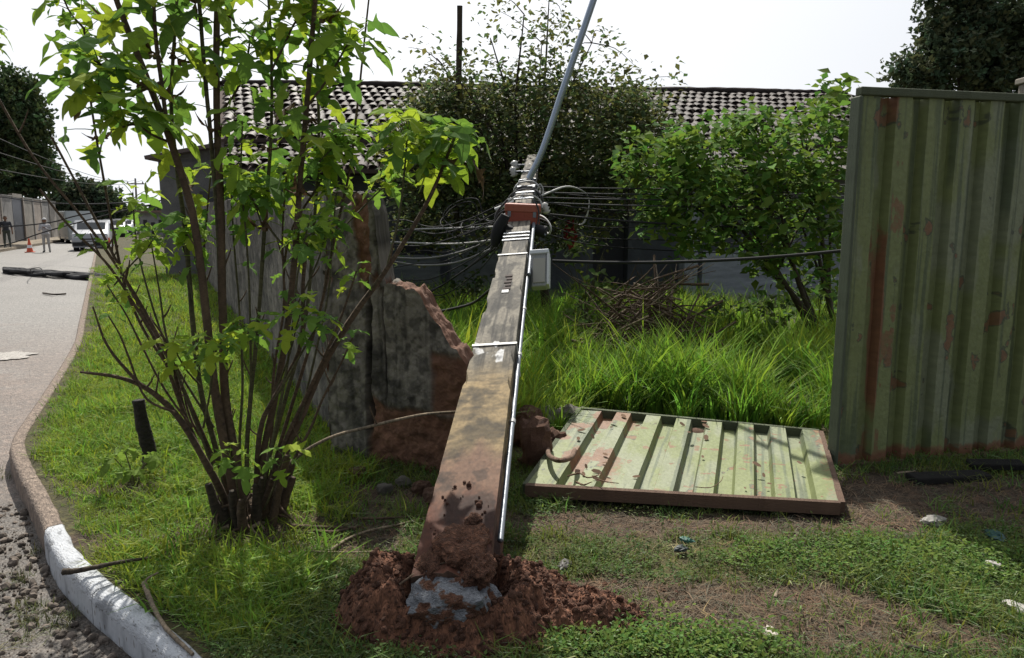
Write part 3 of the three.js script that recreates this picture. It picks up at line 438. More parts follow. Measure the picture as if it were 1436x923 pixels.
  // orange terminal box
  { const c = at(733, 303, poleD(304) - .30), up = V(0, 1, 0).lerp(pN, .12).normalize(), xx = pX.clone().applyAxisAngle(V(0, 0, 1), -.12), zz = new THREE.Vector3().crossVectors(xx, up).normalize(), yy = new THREE.Vector3().crossVectors(zz, xx).normalize(), bs = new THREE.Matrix4().makeBasis(xx, yy, zz); const mk = (g) => g.applyMatrix4(bs).translate(c.x, c.y, c.z);
    const b = pp('terminal_box', mk(box(.32, .2, .2, 0, 0, 0, .022)), mat([.42, .085, .045], .55, { map: rep(grainTex, 3) })); part(b, 'lid', rel(mk(box(.335, .085, .215, 0, .075, 0, .02)), PB), mat([.5, .14, .085], .5, { map: rep(grainTex, 3) })); part(b, 'bracket', rel(mk(box(.05, .16, .3, 0, -.06, -.2)), PB), M.galv); for (const s of [-.12, .12]) part(b, 'latch', rel(mk(box(.03, .05, .012, s, .02, .106)), PB), M.galv); }
  // lamp arm
  const a0 = onPole(tOf(262), .02, pT(.9) / 2 + .03), armD = a0.z * -1; const arm = pp('lamp_arm', limb([a0, at(759, 215, armD - .02), at(788, 130, armD - .05), at(812, 60, armD - .08), at(840, -22, armD - .12), at(866, -95, armD - .2), at(900, -150, armD - .35)], .037, 40, 12), mat([.30, .35, .42], .38, { metalness: .7, roughnessMap: rep(grainTex, 4) }));
  { const e = at(918, -166, armD - .45); part(arm, 'lamp_head', rel(box(.3, .1, .6, 0, 0, 0, .04).rotateY(-.9).translate(e.x, e.y, e.z), PB), mat([.4, .4, .4], .5)); }
  // clamps, insulators, bracket, splice closures
  for (const y of [262, 270, 279, 288]) { strap(tOf(y), M.galv, .045); }
  for (let k = 0; k < 3; k++) { const t = tOf(250 + k * 12); pp('bolt', limb([onPole(t, -.09, .08), onPole(t, .1, .08)], .012, 1, 6), M.galv); }
  const ins = (px, py, D, r) => { const c = at(px, py, D); const pr = [[0, -.06], [r * .5, -.06], [r, -.035], [r * .55, -.02], [r, 0], [r * .55, .015], [r * .9, .035], [r * .3, .06], [0, .06]].map(([x, y]) => new THREE.Vector2(x, y)); const i = pp('insulator', new THREE.LatheGeometry(pr, 12).rotateZ(.3).translate(c.x, c.y, c.z), mat([.5, .49, .46], .25)); part(i, 'pin', rel(limb([c, onPole(tOf(py + 4), 0, .05)], .01, 2, 6), PB), M.galv); };
  ins(722, 232, poleD(232), .06); ins(720, 241, poleD(241), .05); ins(716, 285, poleD(285), .05); ins(765, 292, poleD(292), .045);
  pp('bracket', limb([at(694, 294, poleD(287)), at(727, 280, poleD(287)), onPole(tOf(285), 0, .1)], .022, 6, 6), mat([.55, .55, .53], .5, { metalness: .3 }));
  pp('splice_closure', limb([at(693, 345, poleD(330)), at(699, 322, poleD(330) - .03), at(709, 302, poleD(330) - .05)], [.035, .062, .06, .045], 10, 10), M.cable); pp('splice_closure', limb([at(708, 338, poleD(330)), at(716, 318, poleD(330) - .05)], [.04, .05], 6, 10), M.cable); pp('splice_closure', limb([at(745, 320, poleD(322)), at(765, 326, poleD(322) - .05)], [.05, .06], 6, 10), M.cable);
  pp('bracket_strut', limb([at(752, 320, poleD(325)), at(765, 330, poleD(325))], .012, 3, 6), M.galv);
  // coils of spare wire lashed at the head
  const rw = RNG(8); for (let k = 0; k < 7; k++) { const y = 268 + k * 8, t = tOf(y), R = pW(t) * .62 + .02 + rw() * .05, pts = []; for (let a = 0; a <= 14; a++) { const th = a / 14 * 6.28; pts.push(onPole(t + (rw() - .5) * .012, Math.cos(th) * R * 1.05, Math.sin(th) * (R * .8))); } pp('wire_coil', limb(pts, .007 + rw() * .006, 28, 5), k % 3 ? M.wire : strapM); }
  const loop = (list, D, r, m) => pp('wire_tail', limb(list.map(([x, y, d]) => at(x, y, D + (d || 0))), r, 20, 5), m);
  loop([[750, 300], [764, 306, -.1], [772, 318, -.15], [770, 328, -.1], [760, 322], [748, 326]], poleD(310), .011, strapM); loop([[752, 305], [768, 312, -.1], [771, 324], [764, 332]], poleD(310), .008, M.wire); loop([[690, 325], [700, 300, -.1], [716, 292, -.1]], poleD(310), .01, M.wire); loop([[688, 352], [694, 330], [696, 300], [712, 280]], poleD(310), .012, M.wire); loop([[712, 330], [730, 345, -.12], [748, 330], [756, 300], [750, 280]], poleD(325), .008, M.wire); loop([[756, 282], [762, 268], [757, 258], [752, 270]], poleD(270), .008, strapM); loop([[708, 300], [706, 315, -.1], [712, 330, -.1]], poleD(310), .01, strapM);
}
// ------------------------------------------------------------------ cables
const head = (px, py) => at(px, py, poleD(Math.max(py, 236)) + .05);
function cable(pts, r, label, m = M.wire, group, name = 'cable') { return solo(name, label, 'cable', limb(pts, r, 36, 6), m, group); }
{
  const sag = (a, b, s, n = 8) => { const o = []; for (let i = 0; i <= n; i++) { const t = i / n, p = a.clone().lerp(b, t); p.y -= s * 4 * t * (1 - t); o.push(p); } return o; };
  [[262, 259], [270, 266], [277, 275], [284, 287]].forEach(([y0, y1], i) => cable(sag(head(755, y0), at(1260, y1 - 4, 9.4), .05), .008, ['topmost grey wire strung from the pole head towards the shrub', 'second grey wire below the topmost, running from the pole head', 'third grey wire from the top at the pole head', 'lowest of the four grey wires running from the pole head'][i], M.wire, 'wires from the pole head to the fence side'));
  cable(sag(at(775, 366, 6.9), at(1240, 345, 6.0), .06), .014, 'thick black cable stretched from the meter box to the green fence', M.cable);
  cable(sag(at(762, 300, 8), at(1210, 318, 9), .06), .012, 'dark cable crossing in front of the shrub below the four wires', M.cable);
  const L = [[[700, 318, 7.9], [640, 320, 9], [580, 322, 10], [500, 330, 12]], [[700, 336, 7.8], [640, 342, 8.6], [560, 340, 10], [480, 336, 12]], [[705, 330, 7.8], [650, 352, 8.6], [600, 362, 9.6], [555, 361, 10.4], [500, 350, 12]], [[700, 345, 7.8], [640, 368, 8.6], [590, 372, 9.6], [560, 368, 10.4], [490, 355, 12]]];
  const nm = ['pale wire running level from the pole head past the veranda post', 'second pale wire crossing the veranda post', 'slack pale wire sagging over the veranda half wall', 'slackest pale wire hanging lowest over the half wall'];
  L.forEach((l, i) => cable(l.map(p => at(...p)), .012, nm[i], i < 2 ? mat([.28, .28, .27], .6) : mat([.2, .2, .2], .6), 'wires from the pole head to the street side'));
  cable([at(715, 395, 6), at(690, 405, 6.4), at(665, 424, 6.8), at(640, 432, 7.2), at(600, 440, 7.6)].map((p, i) => p), .014, 'black cable slipping off the pole into the tall grass', M.cable);
  cable([at(700, 340, 7.6), at(660, 372, 8.2), at(610, 405, 9), at(560, 420, 9.6), at(540, 424, 10)], .012, 'grey wire slanting down from the pole head to the yard', M.wire, 'slanting wires'); cable([at(698, 346, 7.6), at(650, 380, 8.2), at(600, 412, 9), at(560, 432, 9.4)], .01, 'dark wire slanting down beside the grey one', M.cable, 'slanting wires');
  for (let k = 0; k < 7; k++) { const rr = RNG(200 + k), y0 = 285 + k * 9, x1 = 545 + rr() * 60, y1 = 300 + k * 16 + rr() * 14, s = 6 + rr() * 22; cable([head(705, y0), at(lerp(705, x1, .35), lerp(y0, y1, .35) + s * .9, 8.3), at(lerp(705, x1, .7), lerp(y0, y1, .7) + s, 8.9), at(x1, y1, 9.6), at(x1 - 60, y1 + 12, 10.6)], .006 + .003 * rr(), 'thin dark wire trailing from the pole head towards the earth wall', M.cable, 'thin trailing wires'); }
  for (let k = 0; k < 5; k++) { const rr = RNG(300 + k), y0 = 268 + k * 14, y1 = 262 + k * 22 + rr() * 14; cable([head(752, y0), at(830, lerp(y0, y1, .3) + 6 + rr() * 10, 8.6), at(930, lerp(y0, y1, .6) + 8, 9.2), at(1030 + rr() * 90, y1, 9.8), at(1190, y1 - 6, 10.4)], .005 + .003 * rr(), 'thin dark wire strung loosely from the pole head through the shrub', M.cable, 'thin loose wires in the shrub'); }
  // tangle between pole and veranda
  const rw = RNG(12); for (let k = 0; k < 4; k++) { const pts = []; const x0 = 640 + rw() * 50, y0 = 300 + rw() * 30; for (let a = 0; a < 7; a++) { const th = a / 6 * 6.3 + k; pts.push(at(x0 + Math.cos(th) * (18 + 16 * rw()), y0 + Math.sin(th) * (14 + 12 * rw()), 8.2 + rw() * .5)); } pts.push(head(700, 310)); cable(pts, .005 + rw() * .004, 'loose loop of black wire tangled left of the pole head', M.cable, 'tangled wire loops'); }
  cable([head(755, 276), at(800, 262, 8.6), at(822, 272, 8.6), at(826, 284, 8.6), at(819, 312, 8.6), at(812, 316, 8.6)], .012, 'bent pale wire end curling down right of the pole head', mat([.4, .4, .38], .6));
  // red rag and dark box beyond the pole
  { const c = at(799, 330, 11.5), g = new THREE.IcosahedronGeometry(.12, 5), P = g.attributes.position; for (let i = 0; i < P.count; i++) { const k = 1 + 1.5 * (fbm(P.getX(i) * 22 + 3, P.getY(i) * 9, P.getZ(i) * 22, 3) - .5); P.setXYZ(i, P.getX(i) * k * .8, P.getY(i) * k * 1.5, P.getZ(i) * k * .5); } g.computeVertexNormals(); const o = solo('red_rag', 'crumpled red rag caught on the wires behind the pole', 'rag', g, mat([.35, .03, .04], .8)); o.position.copy(c); }
}
// ------------------------------------------------------------------ heap of red soil round the pole's foot
const moundC = G(650, 868);
function moundH(x, z) { // height of the heap above the verge
  const dx = x - moundC.x, dz = z - moundC.z; const e = Math.hypot((dx - .02) / .48, (dz + .05) / .40) + .5 * (fbm(x * 3.2, z * 3.2, 8, 3) - .5);
  let h = .17 * sstep(1.1, .35, e);
  const tail = Math.hypot((dx - .40) / .34, (dz - .0) / .2) + .5 * (fbm(x * 5, z * 5, 3, 3) - .5); h = Math.max(h, .085 * sstep(1.1, .3, tail));
  const l2 = Math.hypot((dx + .27) / .26, (dz + .06) / .28); h = Math.max(h, .21 * sstep(1.15, .3, l2 + .4 * (fbm(x * 6, z * 6, 4, 3) - .5)));
  const hole = Math.hypot((dx + .03) / .24, (dz + .02) / .19); h -= .24 * sstep(1.2, .4, hole);
  const lum = fbm(x * 16, z * 16, 2, 4); h += (h > .004 ? 1 : 0) * sstep(.0, .06, h) * (.085 * (lum - .45) + .045 * (fbm(x * 38, z * 38, 6, 4) - .5));
  return h;
}
{
  const g = grid(260, 220, (u, v) => { const x = moundC.x - .95 + u * 2.1, z = moundC.z - .75 + v * 1.4; const h = moundH(x, z), b = vh(x, z); return [x, b - .03 + (h > .012 ? h + .03 : h), z, x, z]; }, (u, v, p) => { const n = fbm(p[0] * 9, p[2] * 9, 4, 4); return [.19 + .12 * n, .084 + .06 * n, .05 + .035 * n]; });
  const soilM = mat([1, 1, 1], 1, { vertexColors: true, map: rep(soilTex, 2.5), bumpMap: rep(soilBump, 2.5), bumpScale: .015 });
  const m = solo('soil_heap', 'heap of red brown soil heaved up round the foot of the pole', 'soil', g, soilM, null, 'stuff');
  // clods
  const cg = new THREE.IcosahedronGeometry(1, 2), P = cg.attributes.position; for (let i = 0; i < P.count; i++) { const k = 1 + .6 * (fbm(P.getX(i) * 2.3, P.getY(i) * 2.3, P.getZ(i) * 2.3 + 4, 3) - .5); P.setXYZ(i, P.getX(i) * k, P.getY(i) * k * .8, P.getZ(i) * k); } cg.computeVertexNormals();
  const rng = RNG(31), im = new THREE.InstancedMesh(cg, mat([1, 1, 1], 1, { map: rep(soilTex, 1), bumpMap: rep(soilBump, 1), bumpScale: .006 }), 2900), S = new THREE.Object3D(); let n = 0, tries = 0;
  while (n < 2600 && tries++ < 40000) { const x = moundC.x - .85 + rng() * 1.95, z = moundC.z - .6 + rng() * 1.2, h = moundH(x, z); if (h < .01 && rng() > .04) continue; if (h < -.02) continue; const s = .003 + .014 * Math.pow(rng(), 3); S.position.set(x, vh(x, z) + Math.max(0, h) + s * .3, z); S.rotation.set(rng() * 6, rng() * 6, rng() * 6); S.scale.set(s, s * (.6 + .4 * rng()), s * (.7 + .5 * rng())); S.updateMatrix(); im.setMatrixAt(n, S.matrix); const k = .7 + .6 * rng(); im.setColorAt(n, lin(.23 * k, .105 * k, .064 * k)); n++; }
  { const r2 = RNG(71); for (let k = 0; k < 60; k++) { const b = r2() * .95, a = r2() * 2 - 1, s = .003 + .012 * Math.pow(r2(), 2.5), r = Math.hypot(a, (b - .45) * 2.1); if (r < .5 || r > .98) continue; const p = onPole(lerp(.006, .086, b), a * pW(.03) * .47, pT(.03) / 2 + s * .3); S.position.copy(p); S.rotation.set(r2() * 6, r2() * 6, 0); S.scale.setScalar(s); S.updateMatrix(); im.setMatrixAt(n, S.matrix); im.setColorAt(n, lin(.19, .085, .052)); n++; } }
  im.count = n; im.name = 'soil_clods'; tag(im, 'loose crumbs of red soil scattered over the heap', 'soil', null, 'stuff'); im.castShadow = im.receiveShadow = true; scene.add(im);
  // soil left on the end of the pole
  [[.02, .03, .115, .06, .12, 3], [.006, .11, .06, .055, .09, 11], [.008, -.09, .05, .04, .08, 23], [.042, .06, .04, .03, .05, 37]].forEach(([t, x0, a, b, c, sd], q) => {
    const ge = new THREE.IcosahedronGeometry(1, 24), Q = ge.attributes.position, cc = []; for (let i = 0; i < Q.count; i++) { const x = Q.getX(i), y = Q.getY(i), z = Q.getZ(i), k = 1 + .8 * (fbm(x * 1.5 + sd, y * 1.5, z * 1.5, 3) - .5) + .4 * (fbm(x * 6 + sd, y * 6, z * 6, 4) - .5); const w = onPole(t, x0 + x * a * k, pT(t) / 2 - .01 + z * b * k).addScaledVector(pAxis, y * c * k); Q.setXYZ(i, w.x, w.y, w.z); const n = fbm(x * 5, y * 5, z * 5 + sd, 3); cc.push(.18 + .12 * n, .08 + .06 * n, .048 + .035 * n); } ge.setAttribute('color', new THREE.Float32BufferAttribute(cc, 3)); ge.computeVertexNormals();
    solo('soil_lump', ['lump of red soil still sitting on the lower end of the pole', 'soil stuck to the pole end on the conduit side', 'soil stuck to the pole end on the side of the bush', 'small crumb of soil above the big lump on the pole'][q], 'soil', ge, soilM, null, 'stuff');
  });
}
console.log('pole done');
// ------------------------------------------------------------------ leaves and plant builders
function lobedLeaf(lobes, seed, pet = .55, droop = .5) { // blade in the x-y plane, stalk first, bent down; origin where the stalk leaves the stem
  const r = RNG(seed), half = lobes === 5 ? [[.10, -.06], [.30, -.10], [.44, -.02], [.34, .10], [.20, .17], [.36, .28], [.56, .42], [.44, .45], [.24, .44], [.17, .50], [.22, .68], [.15, .86], [0, 1.05]] : [[.14, -.04], [.30, .06], [.40, .22], [.30, .30], [.22, .36], [.24, .52], [.18, .74], [0, 1]];
  const pts = [[0, 0], ...half.map(([x, y]) => [x * (1 + (r() - .5) * .25), y * (1 + (r() - .5) * .1)])]; const L = half.length, left = half.slice(0, -1).reverse().map(([x, y]) => [-x * (1 + (r() - .5) * .25), y * (1 + (r() - .5) * .1)]);
  const all = [...pts, ...left], cur = new THREE.CatmullRomCurve3(all.map(p => V(p[0], p[1], 0)), true, 'catmullrom', .35), g = new THREE.ShapeGeometry(new THREE.Shape(cur.getPoints(all.length * 2).slice(0, -1).map(p => new THREE.Vector2(p.x, p.y))));
  const P = g.attributes.position, c = Math.cos(-droop), s = Math.sin(-droop), fold = .22 + .3 * r();
  for (let i = 0; i < P.count; i++) { let x = P.getX(i), y = P.getY(i), z = fold * Math.abs(x) - .42 * y * y - .3 * x * x + .07 * Math.sin(x * 9 + seed) + .06 * Math.sin(y * 8 + x * 4 + seed * 2); P.setXYZ(i, x, pet + y * c - z * s, y * s + z * c); }
  const st = limb([V(0, 0, 0), V(0, pet * .5, .04), V(0, pet, 0)], [.018, .012], 3, 4);
  const gg = mergeGeometries([g.toNonIndexed(), st.toNonIndexed()]); gg.computeVertexNormals(); return gg;
}
function ovalLeaf(n = 1, seed = 1, spread = .8) { // sprig of n simple folded leaves along a short twig
  const r = RNG(seed), gs = []; for (let k = 0; k < n; k++) {
    const g = new THREE.BufferGeometry(), w = .26 + .1 * r(); g.setAttribute('position', new THREE.Float32BufferAttribute([0, 0, 0, w, .4, .06, 0, .45, -.03, -w, .4, .06, 0, 1, -.16], 3)); g.setIndex([0, 1, 2, 0, 2, 3, 1, 4, 2, 2, 4, 3]); g.computeVertexNormals();
    if (n > 1) { g.scale(.62, .62, .62).rotateX((r() - .6) * 1.4).rotateZ((r() - .5) * 2.6 * spread).rotateY(r() * 6.28); g.translate((r() - .5) * .9 * spread, (r() - .2) * spread, (r() - .5) * .9 * spread); }
    gs.push(g); } return n > 1 ? mergeGeometries(gs) : gs[0];
}
const leafTex = tex(256, (u, v) => { // midrib, side veins and mottling, drawn in the blade's own outline
  const x = Math.abs(u > .5 ? u - 1 : u), y = v > .9 ? v - 1 : v; const seg = (x0, y0, x1, y1) => { const dx = x1 - x0, dy = y1 - y0, t = clamp(((x - x0) * dx + (y - y0) * dy) / (dx * dx + dy * dy)); return Math.hypot(x - x0 - dx * t, y - y0 - dy * t); };
  let d = Math.min(x * .8, seg(0, 0, .44, -.02), seg(0, .03, .56, .42)); for (let k = 0; k < 7; k++) d = Math.min(d, seg(0, .15 + k * .11, .28, .3 + k * .11) * 1.8); for (let k = 0; k < 3; k++) d = Math.min(d, seg(.16 + k * .11, .15 + k * .08, .16 + k * .12, .28 + k * .08) * 2);
  const n = fbm(u * 10, v * 10, 3, 4, 10), s = vn(u * 40, v * 40, 5, 40); let q = .78 + .3 * n; const ve = sstep(.016, .004, d); let c = [q, q, q]; c = c.map((w, i) => lerp(w, [1, .98, .9][i], ve * .55)); if (s > .9 && n > .5) c = [.75, .6, .4]; return c;
});
const _m = new THREE.Matrix4();
function leafMatrix(p, dir, size, roll, out) { // y along dir, z roughly up
  const y = dir.clone().normalize(), up = V(0, 1, 0); let x = new THREE.Vector3().crossVectors(y, up); if (x.lengthSq() < 1e-4) x.set(1, 0, 0); x.normalize().applyAxisAngle(y, roll); const z = new THREE.Vector3().crossVectors(x, y); return (out || new THREE.Matrix4()).makeBasis(x, y, z).scale(V(size, size, size)).setPosition(p);
}
const greens = (r, base, vary) => { const k = 1 + (r() - .5) * vary, yel = (r() - .5) * vary; return lin(base[0] * k * (1 + yel * .9), base[1] * k, base[2] * k * (1 - yel * .4)); };
function instanced(parent, name, geo, m, mats, cols) { // many small leaves or blades joined into one mesh, tinted leaf by leaf
  const P = geo.attributes.position, N = geo.attributes.normal, I = geo.index, nv = P.count, ni = I ? I.count : nv, n = mats.length, pos = new Float32Array(n * nv * 3), nor = new Float32Array(n * nv * 3), col = new Float32Array(n * nv * 3), idx = new Uint32Array(n * ni);
  for (let k = 0; k < n; k++) {
    const e = mats[k].elements, c = cols[k], sc = 1 / Math.hypot(e[0], e[1], e[2]);
    for (let i = 0; i < nv; i++) { const x = P.getX(i), y = P.getY(i), z = P.getZ(i), a = N.getX(i), b = N.getY(i), d = N.getZ(i), o = (k * nv + i) * 3; pos[o] = e[0] * x + e[4] * y + e[8] * z + e[12]; pos[o + 1] = e[1] * x + e[5] * y + e[9] * z + e[13]; pos[o + 2] = e[2] * x + e[6] * y + e[10] * z + e[14]; nor[o] = (e[0] * a + e[4] * b + e[8] * d) * sc; nor[o + 1] = (e[1] * a + e[5] * b + e[9] * d) * sc; nor[o + 2] = (e[2] * a + e[6] * b + e[10] * d) * sc; col[o] = c.r; col[o + 1] = c.g; col[o + 2] = c.b; }
    for (let i = 0; i < ni; i++) idx[k * ni + i] = (I ? I.getX(i) : i) + k * nv;
  }
  const g = new THREE.BufferGeometry(); g.setAttribute('position', new THREE.BufferAttribute(pos, 3)); g.setAttribute('normal', new THREE.BufferAttribute(nor, 3)); g.setAttribute('color', new THREE.BufferAttribute(col, 3)); g.setIndex(new THREE.BufferAttribute(idx, 1));
  const mm = m.clone(); mm.vertexColors = true; const o = part(parent, name, g, mm); o.userData.kind = 'stuff'; triTotal += n * ni / 3; return o;
}
let triTotal = 0;

